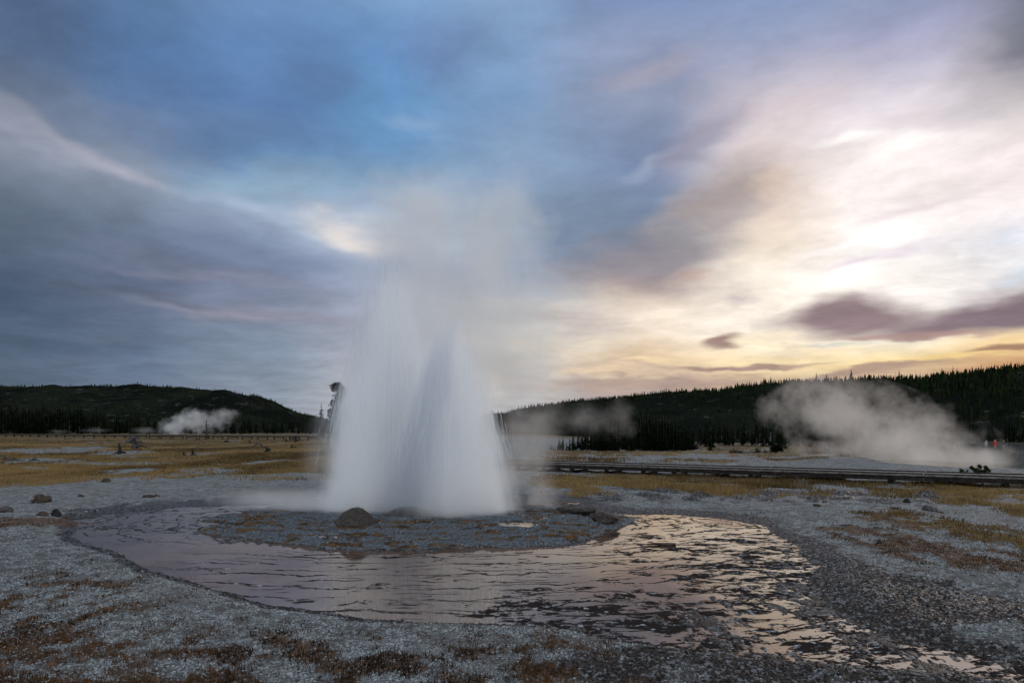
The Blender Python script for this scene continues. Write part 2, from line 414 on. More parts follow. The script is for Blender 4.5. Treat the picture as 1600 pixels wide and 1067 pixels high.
# ------------------------------------------------------------------ materials
m_ground, n = mat('sinter_ground')
co = n.new('ShaderNodeTexCoord').outputs['Object']
A = n.new('ShaderNodeAttribute', attribute_name='masks')
gr_, wet_, spr_ = n.sep(A.outputs['Color']); org_ = A.outputs['Alpha']
E = n.new('ShaderNodeAttribute', attribute_name='extra')
pool_, plat_, red_ = n.sep(E.outputs['Color']); ledge_ = E.outputs['Alpha']
fine = n.noise(co, 38.0, 5.0, 0.65)
midn = n.noise(co, 6.0, 6.0, 0.6)
big = n.noise(co, 0.35, 5.0, 0.55)
vor = n.new('ShaderNodeTexVoronoi', {'Vector': co, 'Scale': 34.0, 'Randomness': 1.0}, feature='DISTANCE_TO_EDGE').outputs[0]
flake = n.new('ShaderNodeTexVoronoi', {'Vector': co, 'Scale': 34.0, 'Randomness': 1.0}).outputs['Color']
fl = n.sep(flake)[0]
sint = n.mix(n.line(fl, 0, 1), (0.13, 0.142, 0.148), (0.345, 0.372, 0.38))
sint = n.mix(n.smooth(vor, 0.13, 0.02, 0.0, 0.85), sint, (0.04, 0.038, 0.038))
sint = n.mix(n.smooth(midn, 0.46, 0.62, 0.0, 0.75), sint, (0.065, 0.058, 0.055))
m12 = n.noise(n.v('MULTIPLY', co, (1.0, 1.0, 1.0)), 1.3, 6.0, 0.62)
sint = n.mix(n.smooth(m12, 0.50, 0.66, 0.0, 0.6), sint, (0.085, 0.076, 0.072))
sint = n.mix(n.smooth(big, 0.5, 0.7, 0.0, 0.35), sint, (0.16, 0.145, 0.135))
dark = n.mix(n.smooth(fine, 0.42, 0.62), (0.010, 0.008, 0.007), (0.052, 0.042, 0.038))
dark = n.mix(n.smooth(n.m('ADD', fl, n.m('MULTIPLY', midn, 0.5)), 0.95, 1.15, 0.0, 0.55), dark, (0.24, 0.25, 0.27))
platc = n.mix(n.smooth(fine, 0.35, 0.7), (0.034, 0.040, 0.047), (0.15, 0.172, 0.195))
platc = n.mix(n.smooth(midn, 0.5, 0.68, 0.0, 0.6), platc, (0.05, 0.05, 0.055))
gold = n.mix(n.smooth(midn, 0.35, 0.65), (0.045, 0.031, 0.017), (0.15, 0.10, 0.046))
gold = n.mix(n.smooth(big, 0.4, 0.6), gold, n.mix(0.5, gold, (0.09, 0.085, 0.05)))
redc = n.mix(n.smooth(midn, 0.35, 0.65), (0.045, 0.025, 0.018), (0.13, 0.07, 0.035))
c_ = sint
wf = n.smooth(n.m('ADD', wet_, n.m('MULTIPLY', n.m('SUBTRACT', fine, 0.5), 0.9)), 0.30, 0.62)
c_ = n.mix(wf, c_, dark)
c_ = n.mix(n.smooth(plat_, 0.3, 0.7), c_, platc)
of = n.smooth(n.m('ADD', org_, n.m('MULTIPLY', n.m('SUBTRACT', fine, 0.5), 0.7)), 0.35, 0.75)
c_ = n.mix(of, c_, n.mix(n.smooth(midn, 0.4, 0.6), (0.035, 0.023, 0.014), (0.10, 0.056, 0.022)))
c_ = n.mix(n.smooth(n.m('ADD', spr_, n.m('MULTIPLY', n.m('SUBTRACT', fine, 0.5), 1.0)), 0.40, 0.8, 0.0, 0.8), c_, redc)
c_ = n.mix(n.smooth(n.m('ADD', gr_, n.m('MULTIPLY', n.m('SUBTRACT', midn, 0.5), 0.8)), 0.3, 0.6), c_, gold)
bump = n.new('ShaderNodeBump', {'Strength': 0.5, 'Distance': 0.02, 'Height': n.m('ADD', fine, n.m('MULTIPLY', vor, 1.5))})
rough = n.mix(n.m('MULTIPLY', wf, 1.0), (0.85,) * 3, (0.5,) * 3)
bsdf_out(n, Base_Color=c_, Roughness=n.sep(rough)[0], Normal=bump.outputs[0], Specular_IOR_Level=0.12)

def water_mat(name, base, rough, blend, bump_s=0.0, refl=0.95, lips=False):
    m_, n = mat(name)
    co = n.new('ShaderNodeTexCoord').outputs['Object']
    nz = n.noise(co, 1.6, 5.0, 0.6)
    bc = n.mix(n.smooth(nz, 0.35, 0.65), tuple(b * 0.65 for b in base), tuple(b * 1.35 for b in base))
    bp = n.new('ShaderNodeBump', {'Strength': bump_s, 'Distance': 0.01, 'Height': n.noise(n.v('MULTIPLY', co, (1.0, 1.6, 1.0)), 5.0, 4.0, 0.6)})
    d_ = n.new('ShaderNodeBsdfDiffuse', {'Color': bc})
    g_ = n.new('ShaderNodeBsdfGlossy', {'Color': (refl, refl * .94, refl * .87), 'Roughness': rough, 'Normal': bp.outputs[0]})
    fr = n.new('ShaderNodeFresnel', {'IOR': blend, 'Normal': bp.outputs[0]}).outputs[0]
    mx = n.new('ShaderNodeMixShader', {0: fr, 1: d_.outputs[0], 2: g_.outputs[0]})
    if lips:     # thin broken rims of sinter that curl round the vent and stand just clear of the water
        X_, Y_, _z = n.sep(co)
        cv = n.comb(n.m('MULTIPLY', n.m('SUBTRACT', X_, GEY[0]), .62), n.m('SUBTRACT', Y_, GEY[1]), 0.0)
        rad = n.v('LENGTH', cv); tot = None
        for (k1, sc_, amp, gsc, g0, g1, sd_, wdt) in ((1.9, .42, 3.2, (.45, 1.5, 1), .40, .52, 0., .055), (3.3, .6, 3.4, (.7, 2.2, 1), .50, .58, 7., .075), (5.5, .8, 4.0, (1.1, 2.6, 1), .52, .60, 13., .10)):
            cs = n.v('ADD', co, (sd_, 0, 0))
            f = n.m('ADD', n.m('MULTIPLY', rad, k1), n.m('ADD', n.m('MULTIPLY', n.noise(cs, sc_, 3.0, .5), amp), n.m('MULTIPLY', n.noise(cs, 4.0, 4.0, .65), .55)))
            ab = n.m('ABSOLUTE', n.m('SUBTRACT', f, n.m('ROUND', f)))
            w_ = n.line(n.noise(cs, 5.0, 3.0, .6), .3, .7, wdt * .35, wdt * 1.5)
            ln = n.smooth(n.m('DIVIDE', ab, w_), 1.1, .6)
            gt = n.smooth(n.noise(n.v('MULTIPLY', cs, gsc), 1.0, 3.0, .6), g0, g1)
            ln = n.m('MULTIPLY', ln, gt); tot = ln if tot is None else n.m('MAXIMUM', tot, ln)
        reg = n.m('MULTIPLY', n.smooth(X_, -5.2, -3.0), n.smooth(Y_, 9.9, 9.3))
        reg = n.m('MAXIMUM', reg, n.m('MULTIPLY', n.smooth(Y_, 9.8, 10.6), .85))
        reg = n.m('MAXIMUM', reg, n.smooth(X_, .2, 1.0))
        tot = n.m('MULTIPLY', tot, reg)
        # thin dark crust just breaking the surface, more of it to the right and towards the near rim
        rg = n.m('MAXIMUM', n.m('MULTIPLY', n.smooth(X_, -1.6, 3.0), n.smooth(Y_, 12.5, 10.5, .55, 1.0)), n.m('MULTIPLY', n.smooth(Y_, 8.6, 6.6), n.smooth(X_, -2.2, .4)))
        rg = n.m('MAXIMUM', rg, n.m('MULTIPLY', n.smooth(Y_, 10.2, 11.2), n.smooth(X_, -7.6, -5.2, 0.3, .78)))
        rg = n.m('MAXIMUM', rg, n.m('MULTIPLY', n.smooth(X_, -4.2, -1.6), .56))
        cn = n.noise(n.v('ADD', n.v('MULTIPLY', co, (1.0, 1.5, 1.0)), n.v('SCALE', n.noisec(co, 1.2, 2.0), scale=.6)), 2.4, 9.0, .74)
        th = n.line(rg, 0, 1, .70, .487)
        cm = n.smooth(n.m('SUBTRACT', cn, th), 0.0, .022)
        tot = n.m('MAXIMUM', tot, cm)
        pale = n.smooth(n.noise(co, 11.0, 4.0, .65), .56, .66)
        cd_ = n.new('ShaderNodeBsdfDiffuse', {'Color': n.mix(pale, (.022, .018, .017), (.30, .32, .34)), 'Normal': n.new('ShaderNodeBump', {'Strength': 1.0, 'Distance': .02, 'Height': tot}).outputs[0]})
        mx = n.new('ShaderNodeMixShader', {0: tot, 1: mx.outputs[0], 2: cd_.outputs[0]})
    n.l.new(mx.outputs[0], n.new('ShaderNodeOutputMaterial').inputs[0])
    return m_
m_water = water_mat('shallow_runoff_water', (0.09, 0.055, 0.042), 0.05, 3.1, 0.05, lips=True)
m_spring = water_mat('hot_spring_water', (0.16, 0.20, 0.21), 0.08, 1.7, 0.05)
def plain(name, c0, c1, scale, rough=0.85, bumpd=0.0, stretch=(1, 1, 1)):
    m_, n = mat(name)
    co = n.v('MULTIPLY', n.new('ShaderNodeTexCoord').outputs['Object'], stretch)
    f = n.noise(co, scale, 6.0, 0.65)
    c_ = n.mix(n.smooth(f, 0.35, 0.65), c0, c1)
    kw = {}
    if bumpd: kw['Normal'] = n.new('ShaderNodeBump', {'Strength': 0.8, 'Distance': bumpd, 'Height': f}).outputs[0]
    bsdf_out(n, Base_Color=c_, Roughness=rough, Specular_IOR_Level=0.12, **kw)
    return m_
def varied(name, c0, c1, rough=0.8, trans=0.0):
    """plant matter whose tone changes from clump to clump (a per-vertex 'tone' of the material itself)"""
    m_, n = mat(name)
    t = n.new('ShaderNodeAttribute', attribute_name='tone').outputs['Fac']
    rnd = n.new('ShaderNodeObjectInfo').outputs['Random']
    c_ = n.mix(t, c0, c1)
    c_ = n.v('SCALE', c_, scale=n.line(rnd, 0, 1, 0.75, 1.25))
    b = n.new('ShaderNodeBsdfPrincipled', {'Base Color': c_, 'Roughness': rough, 'Specular IOR Level': 0.0})
    if trans:
        tr = n.new('ShaderNodeBsdfTranslucent', {'Color': c_})
        mx = n.new('ShaderNodeMixShader', {0: trans, 1: b.outputs[0], 2: tr.outputs[0]})
        n.l.new(mx.outputs[0], n.new('ShaderNodeOutputMaterial').inputs[0])
    else:
        n.l.new(b.outputs[0], n.new('ShaderNodeOutputMaterial').inputs[0])
    return m_
m_gold = varied('dry_grass_blades', (0.065, 0.044, 0.021), (0.33, 0.225, 0.098), 0.8, 0.3)
m_sprig = varied('rusty_sprigs', (0.03, 0.018, 0.012), (0.16, 0.082, 0.034), 0.8, 0.2)
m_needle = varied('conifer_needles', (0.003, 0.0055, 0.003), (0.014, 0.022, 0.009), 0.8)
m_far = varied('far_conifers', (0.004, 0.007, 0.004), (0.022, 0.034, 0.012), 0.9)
m_bark = plain('conifer_bark', (0.05, 0.04, 0.035), (0.11, 0.095, 0.085), 9.0)
m_snag = plain('bleached_wood', (0.025, 0.026, 0.03), (0.11, 0.113, 0.125), 9.0, stretch=(1, 1, .2))
m_char = plain('charred_wood', (0.008, 0.007, 0.007), (0.035, 0.032, 0.031), 12.0)
m_plank = plain('weathered_planks', (0.11, 0.10, 0.093), (0.22, 0.20, 0.19), 7.0, 0.8)
m_beam = plain('dark_timber', (0.010, 0.008, 0.007), (0.032, 0.026, 0.023), 7.0, 0.8)
m_rock = plain('brown_rock', (0.025, 0.018, 0.015), (0.085, 0.062, 0.05), 12.0, 0.9, 0.02)
m_rock2 = plain('grey_rock', (0.03, 0.028, 0.028), (0.11, 0.10, 0.098), 14.0, 0.9, 0.02)
m_knob = plain('wet_geyserite', (0.022, 0.019, 0.017), (0.08, 0.066, 0.058), 34.0, 0.55, 0.03)
m_hill, n = mat('burnt_hillside')
co = n.new('ShaderNodeTexCoord').outputs['Object']
f = n.noise(co, 0.02, 8.0, 0.65); f2 = n.noise(co, 0.11, 6.0, 0.7)
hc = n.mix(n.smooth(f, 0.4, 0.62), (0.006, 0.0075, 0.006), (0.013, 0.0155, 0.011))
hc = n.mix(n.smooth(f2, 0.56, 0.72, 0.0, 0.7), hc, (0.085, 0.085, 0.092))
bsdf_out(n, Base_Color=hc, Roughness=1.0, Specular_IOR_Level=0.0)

# ------------------------------------------------------------------ ground sheet
azs = np.radians(np.concatenate([np.linspace(-80, -46, 40)[:-1], np.linspace(-46, 46, 1130), np.linspace(46, 80, 40)[1:]]))
k = np.concatenate([np.array([1500, 1200, 1000, 850, 750, 680, 620, 570, 530, 500]), np.arange(480, 24, -0.72), 24 * np.exp(-np.linspace(0, 1, 90) * np.log(24 / 0.35))])
ds = H * F / k            # distance along +Y direction rows (kept as ring radii)
Dm, Am = np.meshgrid(ds, azs, indexing='ij')
cosl = np.maximum(np.cos(Am), 0.55)
X = Dm * np.sin(Am) / cosl; Y = Dm * np.cos(Am) / cosl
hh, masks, extra = ground(X.ravel(), Y.ravel())
V = np.stack([X.ravel(), Y.ravel(), hh], -1)
nr, nc = X.shape
idx = np.arange(nr * nc).reshape(nr, nc)
Q = np.stack([idx[:-1, :-1], idx[:-1, 1:], idx[1:, 1:], idx[1:, :-1]], -1).reshape(-1, 4)[:, ::-1]
me = mesh_np('ground', V, Q)
for nm, arr in (('masks', masks), ('extra', extra)):
    at_ = me.color_attributes.new(nm, 'FLOAT_COLOR', 'POINT'); at_.data.foreach_set('color', arr.astype(np.float32).ravel())
g = link('ground', me, m_ground, smooth=True); tag(g, kind='structure')
if (g.data.polygons[1000].normal.z < 0): g.data.flip_normals()

def sheet(name, pts, z, m_):
    """flat water sheet over an outline given in ground coordinates"""
    bm = bmesh.new()
    bm.faces.new([bm.verts.new((p[0], p[1], z)) for p in pts])
    me = bpy.data.meshes.new(name); bmesh.ops.triangulate(bm, faces=bm.faces[:]); bm.to_mesh(me); bm.free()
    if me.polygons[0].normal.z < 0: me.flip_normals()
    return link(name, me, m_)
def out_px(pts, grow=0):
    return [tuple(at(u, v))[:2] for u, v in pts]
wo = sheet('pool_water', [(-10.5, 3.6), (-10.5, 17.5), (11, 17.5), (11, 3.6)], 0.0, m_water); tag(wo, kind='structure')
for (bu, bv, ru, rv, bz) in BASINS:
    if bz <= 0.01: continue
    pts = [(bu + ru * 1.45 * math.cos(t), bv + rv * 1.45 * math.sin(t)) for t in [2 * math.pi * i / 28 for i in range(28)]]
    o = sheet('basin_water', out_px(pts), bz - 0.004, m_water); tag(o, kind='structure')
hsz = float(macro(np.array([14.0]), np.array([30.0]))[0]) + 0.02
o = sheet('hot_spring_water', out_px([(1270,705),(1310,719),(1352,726),(1395,736),(1450,740),(1560,745),(1760,748),(1760,712),(1480,702),(1330,703)]), hsz, m_spring); tag(o, kind='structure')

# ------------------------------------------------------------------ hills
def hill(name, outline, D0, D1, seed, amp, mt):
    us = np.array([p[0] for p in outline], float); vs = np.array([p[1] for p in outline], float)
    U = np.linspace(us[0], us[-1], 260); ss = np.linspace(0, 1.25, 60)
    UU, SS = np.meshgrid(U, ss, indexing='ij')
    VV = np.interp(UU, us, vs)
    d0 = np.interp(UU, [p[0] for p in D0], [p[1] for p in D0]); d1 = np.interp(UU, [p[0] for p in D1], [p[1] for p in D1])
    y = d0 + (d1 - d0) * SS
    x = (UU - 800) / F * y
    top = H + (HY - VV) / F * d1
    prof = np.where(SS < 1, np.sin(np.clip(SS, 0, 1) * np.pi / 2) ** 1.25, 1 - (SS - 1) * 1.2)
    z = -4 + (top + 4) * prof
    z = z + amp * fbm(x * 0.02, y * 0.02, 4, seed) * np.clip(SS * (1 - SS) * 4, 0, 1)
    V = np.stack([x.ravel(), y.ravel(), z.ravel()], -1)
    nr, nc = x.shape; idx = np.arange(nr * nc).reshape(nr, nc)
    Q = np.stack([idx[:-1, :-1], idx[:-1, 1:], idx[1:, 1:], idx[1:, :-1]], -1).reshape(-1, 4)
    me = mesh_np(name, V, Q)
    if me.polygons[50].normal.z < 0: me.flip_normals()
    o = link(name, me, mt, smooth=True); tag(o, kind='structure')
    return U, ss, x, y, z
LH = hill('hill', [(-900,640),(-400,622),(0,610),(60,608),(120,607),(200,608),(300,612),(350,615),(400,624),(440,638),(470,649),(500,658),(560,668),(640,673)],
          [(-900,330),(640,330)], [(-900,760),(400,760),(640,620)], 201, 6, m_hill)
RH = hill('hill', [(560,672),(700,658),(790,650),(820,644),(880,634),(960,625),(1080,617),(1200,610),(1300,605),(1400,601),(1500,596),(1600,588),(2100,560),(2600,575)],
          [(560,300),(900,170),(1100,128),(1600,122),(2600,120)], [(560,640),(900,520),(1200,330),(1600,290),(2600,280)], 205, 4, m_hill)

# ------------------------------------------------------------------ trees
def tone_attr(me, arr):
    a_ = me.attributes.new('tone', 'FLOAT', 'POINT'); a_.data.foreach_set('value', np.asarray(arr, np.float32))
def conifer_crown(h, rad, seed, per=9, whorls=22, start=0.08, gap=0.0, droop=0.35):
    """sprays of small needle faces on whorled boughs"""
    r_ = np.random.default_rng(seed); Vs = []; Fs = []; T = []
    for w in range(whorls):
        t = start + (1 - start) * (w + r_.random() * 0.7) / whorls
        L0 = rad * (1 - t) ** 0.8 * (0.9 if t > start + .1 else 0.75) + 0.02 * h
        for b in range(per if t < 0.8 else 6):
            if r_.random() < gap: continue
            an = r_.random() * 2 * np.pi; L = L0 * (0.55 + 0.6 * r_.random())
            zz = h * t + 0.02 * h * r_.normal()
            tn = np.clip(r_.normal(0.45, 0.28), 0, 1)
            for s_ in range(3):
                f0 = s_ / 3.0; f1 = (s_ + 1.25) / 3.0
                wd = L * 0.28 * (1 - 0.55 * f0) * (0.7 + 0.6 * r_.random())
                ca, sa = np.cos(an + 0.25 * r_.normal()), np.sin(an + 0.25 * r_.normal())
                p0 = np.array([ca * L * f0, sa * L * f0, zz - droop * L * f0 ** 1.5])
                p1 = np.array([ca * L * f1, sa * L * f1, zz - droop * L * f1 ** 1.5 - 0.06 * L * r_.random()])
                sd_ = np.array([-sa, ca, 0.35 * r_.normal()]) * wd
                up = np.array([0, 0, 0.28 * L * (0.6 + 0.8 * r_.random())])
                i = len(Vs)
                Vs += [p0, (p0 + p1) / 2 + sd_, p1, (p0 + p1) / 2 - sd_, (p0 + p1) / 2 + up * .5, (p0 + p1) / 2 - up]
                Fs += [(i, i + 1, i + 2), (i, i + 2, i + 3), (i, i + 4, i + 2), (i, i + 5, i + 2)]
                T += [tn] * 6
    me = mesh_np('crown', np.array(Vs), np.array(Fs)); tone_attr(me, T); return me
def trunk_mesh(h, r0, seed, lean=0.0, boughs=0):
    r_ = random.Random(seed); bm = bmesh.new()
    pts = [(lean * t * t * h + r_.uniform(-.01, .01) * h, r_.uniform(-.008, .008) * h, h * t) for t in [0, .25, .5, .75, 1]]
    tube(bm, pts, [r0, r0 * .8, r0 * .6, r0 * .4, r0 * .12], 6)
    for i in range(boughs):
        t = r_.uniform(0.25, 0.95); a = r_.uniform(0, 6.28); L = h * 0.13 * (1.15 - t) * r_.uniform(.5, 1.3)
        p = Vector((lean * t * t * h, 0, h * t))
        tube(bm, [p, p + Vector((math.cos(a) * L * .5, math.sin(a) * L * .5, L * .05)), p + Vector((math.cos(a) * L, math.sin(a) * L, L * r_.uniform(-.3, .3)))], [r0 * .25, r0 * .16, r0 * .05], 4)
    return bm_mesh('trunk', bm)
protos = []
for i, (rad, wh, gap, st) in enumerate([(0.17, 24, 0.05, 0.05), (0.13, 26, 0.1, 0.12), (0.20, 20, 0.12, 0.03), (0.115, 24, 0.25, 0.3)]):
    protos.append((trunk_mesh(1.0, 0.016, i, 0, 0), conifer_crown(1.0, rad, 40 + i, 9, wh, st, gap)))
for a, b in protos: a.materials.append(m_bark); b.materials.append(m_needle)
def tree(kind, p, h, label, group, name='conifer_tree'):
    t = empty(name, p, random.uniform(0, 6.28)); tag(t, label, 'tree', group)
    for nm, me in zip(('trunk', 'crown'), protos[kind]):
        o = bpy.data.objects.new(nm, me); C.objects.link(o); o.parent = t
    w = h * random.uniform(0.85, 1.15)
    t.scale = (w, w, h)
    return t
def base_z(x, y): return float(macro(np.array([x]), np.array([y]))[0])
def tree_px(kind, u, v, vtop, label, group, name='conifer_tree'):
    p = at(u, v); p.z = base_z(p.x, p.y) - 0.05
    return tree(kind, p, (v - vtop) / F * p.y, label, group, name)
# edge of the forest at the right, one tree at a time
GR = 'dark conifers along the foot of the right-hand hill'
for i in range(95):
    u = 862 + i * 2.45 + random.uniform(-3, 3)
    v = random.choice([703.5, 704.5, 705.5, 702.5]) - (0.5 if u > 1060 else 0)
    top = np.interp(u, [862, 900, 930, 960, 985, 1020, 1060, 1085, 1100], [690, 676, 660, 642, 640, 646, 658, 672, 680]) + random.uniform(-4, 14)
    if u > 1092: continue
    tree_px(random.choice([0, 1, 2]), u, v, top, 'dark conifer in the dense clump at the foot of the right-hand hill', GR)
tree_px(2, 1112, 704.5, 668, 'bushy dark conifer standing alone beside the bright bend of the river', None)
GB = 'dark conifers along the back of the right-hand meadow'
for i in range(100):
    u = 1085 + i * 5.6 + random.uniform(-4, 4)
    v = random.uniform(696.5, 699.0)
    tree_px(random.choice([0, 1, 1, 3]), u, v, v - random.uniform(26, 48), 'dark conifer in the forest edge behind the right-hand meadow', GB)
GL = 'dark conifers along the foot of the left-hand hill'
for i in range(118):
    u = -20 + i * 4.7 + random.uniform(-3, 3)
    v = random.uniform(677.0, 678.3)
    top = np.interp(u, [0, 60, 100, 200, 280, 340, 420, 500, 540], [628, 632, 630, 645, 655, 652, 655, 660, 662]) + random.uniform(-5, 10)
    if 255 < u < 345: top = max(top, 660)
    t = tree_px(random.choice([0, 1, 2, 3]), u, v, top, 'dark conifer in the forest edge below the left-hand hill', GL)
# forest mass on the slopes: one object per hill
def forest(name, HL, count, hmin, hmax, umin, umax, smin, seed, label, dens=None):
    U, ss, gx, gy, gzz = HL
    r_ = np.random.default_rng(seed)
    uu = r_.uniform(umin, umax, count); s_ = smin + (1.0 - smin) * r_.random(count) ** 0.8
    if dens is not None:
        keep = dens(uu, s_, r_); uu = uu[keep]; s_ = s_[keep]
    iu = np.clip((uu - U[0]) / (U[-1] - U[0]) * (len(U) - 1), 0, len(U) - 1.001); js = s_ / 1.25 * (len(ss) - 1)
    i0 = iu.astype(int); j0 = js.astype(int); fu = iu - i0; fs = js - j0
    def lerp(G): return (G[i0, j0] * (1 - fu) + G[i0 + 1, j0] * fu) * (1 - fs) + (G[i0, j0 + 1] * (1 - fu) + G[i0 + 1, j0 + 1] * fu) * fs
    P = np.stack([lerp(gx), lerp(gy), lerp(gzz) - 0.4], -1)
    ku = np.clip((uu - 1050) / 350, 0, 1) if umax > 1000 else 0.0
    hts = (hmin + (hmax - hmin) * r_.random(len(P)) ** 1.6) * (1 + 1.1 * ku) * P[:, 1] / F
    # one low tree: ragged skirts stacked on a mast
    tv = []; tf = []
    L = 5; K = 6
    for l in range(L):
        zb = 0.06 + 0.17 * l; zt = zb + 0.30; rr = 0.17 * (1 - l / (L + 0.6))
        b = len(tv)
        tv.append((0, 0, min(zt, 1.0)))
        for kk in range(K):
            an = 2 * np.pi * (kk + 0.5 * (l % 2)) / K
            m_ = rr * (1.0 if kk % 2 else 0.62)
            tv.append((np.cos(an) * m_, np.sin(an) * m_, zb - 0.03 * (kk % 2)))
        for kk in range(K): tf.append((b, b + 1 + kk, b + 1 + (kk + 1) % K))
    tv = np.array(tv); tf = np.array(tf)
    jit = 1 + 0.35 * r_.normal(size=(len(P), len(tv), 1)) * np.array([1, 1, 0.15])
    an = r_.random(len(P)) * 6.28
    ca, sa = np.cos(an)[:, None], np.sin(an)[:, None]
    B = tv[None] * jit
    wd = (hts * r_.uniform(0.8, 1.4, len(P)))[:, None]
    VX = (B[..., 0] * ca - B[..., 1] * sa) * wd + P[:, None, 0]; VY = (B[..., 0] * sa + B[..., 1] * ca) * wd + P[:, None, 1]
    VZ = B[..., 2] * hts[:, None] + P[:, None, 2]
    V = np.stack([VX, VY, VZ], -1).reshape(-1, 3)
    Fc = (tf[None] + (np.arange(len(P)) * len(tv))[:, None, None]).reshape(-1, 3)
    me = mesh_np(name, V, Fc); tone_attr(me, np.repeat(np.clip(r_.normal(0.4, 0.3, len(P)), 0, 1), len(tv)))
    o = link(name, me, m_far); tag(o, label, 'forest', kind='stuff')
    return P, hts
def thin_left(u, s, r_): return r_.random(len(u)) < np.where(s > 0.35, 0.12 + 0.6 * (np.sin(u * .031 + s * 9) > .3) * (s < .93), 1.0)
forest('forest', LH, 15000, 2.5, 6, -300, 620, 0.04, 301, 'thin dark forest covering the long left-hand hill', thin_left)
forest('forest', RH, 17000, 3, 8, 640, 1980, 0.03, 303, 'dense dark conifer forest covering the right-hand hill')
# dead and live trees that stand out on the ridges
SN = [(trunk_mesh(1.0, 0.013, 60 + i, random.uniform(-.03, .03), 9)) for i in range(3)]
for s_ in SN: s_.materials.append(m_char)
def ridge_pt(HL, u, s):
    U, ss, gx, gy, gzz = HL
    i = int(np.clip((u - U[0]) / (U[-1] - U[0]) * (len(U) - 1), 0, len(U) - 2)); j = int(s / 1.25 * (len(ss) - 1))
    return Vector((gx[i, j], gy[i, j], gzz[i, j] - 0.3))
for i in range(64):
    u = 1180 + i * 6.7 + random.uniform(-4, 4)
    p = ridge_pt(RH, u, random.uniform(.86, 1.0)); p.x = (u - 800) / F * p.y
    h = random.uniform(2.8, 6.6)
    if random.random() < 0.42:
        o = bpy.data.objects.new('dead_tree', random.choice(SN)); C.objects.link(o); o.location = p; o.scale = (h, h, h); o.rotation_euler = (0, 0, random.uniform(0, 6))
        tag(o, 'bare dead tree spiking above the right-hand ridge', 'tree', 'dead trees on the right-hand ridge')
    else:
        tree(random.choice([3, 3, 1, 0]), p, h, 'dark conifer breaking the skyline of the right-hand ridge', 'conifers on the right-hand skyline')
for i in range(30):
    u = random.choice([random.uniform(0, 370), random.uniform(60, 260)])
    p = ridge_pt(LH, u, 0.99); p.x = (u - 800) / F * p.y
    h = random.uniform(4, 9)
    o = bpy.data.objects.new('dead_tree', random.choice(SN)); C.objects.link(o); o.location = p; o.scale = (h * 1.6, h * 1.6, h); o.rotation_euler = (0, 0, random.uniform(0, 6))
    tag(o, 'tiny bare dead tree on the skyline of the left-hand hill', 'tree', 'dead trees on the left-hand skyline')
# ------------------------------------------------------------------ grass, sprigs and loose sinter
def sample_px(nn, u0, u1, v0, v1, seed):
    r_ = np.random.default_rng(seed)
    u = r_.uniform(u0, u1, nn); v = r_.uniform(v0, v1, nn)
    a = (u - 800) / F; s_ = (v - HY) / F; y = H / s_
    for _ in range(8):
        zz = macro(a * y, y); y = (H - zz) / s_
    x = a * y
    h, mk, ex = ground(x, y)
    return r_, u, v, x, y, h, mk, ex
def blades(name, P, hts, wds, per, spread, m_, label, tone, r_):
    n_ = len(P)
    an = r_.random((n_, per)) * 6.28; rr = spread[:, None] * np.sqrt(r_.random((n_, per)))
    bx = P[:, None, 0] + np.cos(an) * rr; by = P[:, None, 1] + np.sin(an) * rr; bz = np.repeat(P[:, None, 2], per, 1) - 0.01
    ln = hts[:, None] * r_.uniform(0.5, 1.1, (n_, per)); fa = r_.random((n_, per)) * 3.14
    tx = np.cos(an) * ln * r_.uniform(0, .55, (n_, per)); ty = np.sin(an) * ln * r_.uniform(0, .55, (n_, per))
    w = wds[:, None] * r_.uniform(.6, 1.3, (n_, per)) * 0.5
    A_ = np.stack([bx - np.cos(fa) * w, by - np.sin(fa) * w, bz], -1); B_ = np.stack([bx + np.cos(fa) * w, by + np.sin(fa) * w, bz], -1)
    C_ = np.stack([bx + tx, by + ty, bz + ln], -1)
    V = np.stack([A_, B_, C_], 2).reshape(-1, 3)
    me = mesh_np(name, V, np.arange(len(V)).reshape(-1, 3))
    tone_attr(me, np.repeat(np.clip(tone[:, None] + 0.22 * r_.normal(size=(n_, per)), 0, 1).ravel(), 3))
    o = link(name, me, m_); tag(o, label, 'grass', kind='stuff'); return o
parts_ = []
for (u0, u1, v0, v1, nn, sd) in [(-60, 640, 681, 775, 46000, 1), (800, 1660, 690, 812, 42000, 2), (1260, 1660, 800, 905, 14000, 3)]:
    r_, u, v, x, y, h, mk, ex = sample_px(nn, u0, u1, v0, v1, 400 + sd)
    ok = r_.random(nn) < np.where(ex[:, 2] > .3, 0, mk[:, 0]) * 0.95
    parts_.append(np.stack([x, y, h, v], -1)[ok])
P = np.concatenate(parts_); d = np.hypot(P[:, 0], P[:, 1]); r_ = np.random.default_rng(5)
tn = np.clip(0.5 + 0.9 * fbm(P[:, 0] * 0.12, P[:, 1] * 0.06, 3, 141) + 0.4 * fbm(P[:, 0], P[:, 1], 2, 143), 0, 1)
lowg = np.where((P[:, 3] > 800) & (P[:, 0] > 0), 0.45, 1.0); tn = np.clip(tn - (1 - lowg) * .6, 0, 1)
blades('meadow_grass', P[:, :3], lowg * np.clip(0.10 + 0.10 * fbm(P[:, 0] * .3, P[:, 1] * .3, 2, 145) + 0.02, 0.05, 0.26), 0.012 + 0.0006 * d, 6, 0.10 + 0.003 * d, m_gold, 'golden dry grass in bands across the meadow', tn, r_)
r_, u, v, x, y, h, mk, ex = sample_px(60000, -60, 1700, 800, 1110, 450)
ok = r_.random(len(u)) < np.clip(mk[:, 2], 0, 1) ** 1.5 * 0.7
P = np.stack([x, y, h], -1)[ok]; d = np.hypot(P[:, 0], P[:, 1])
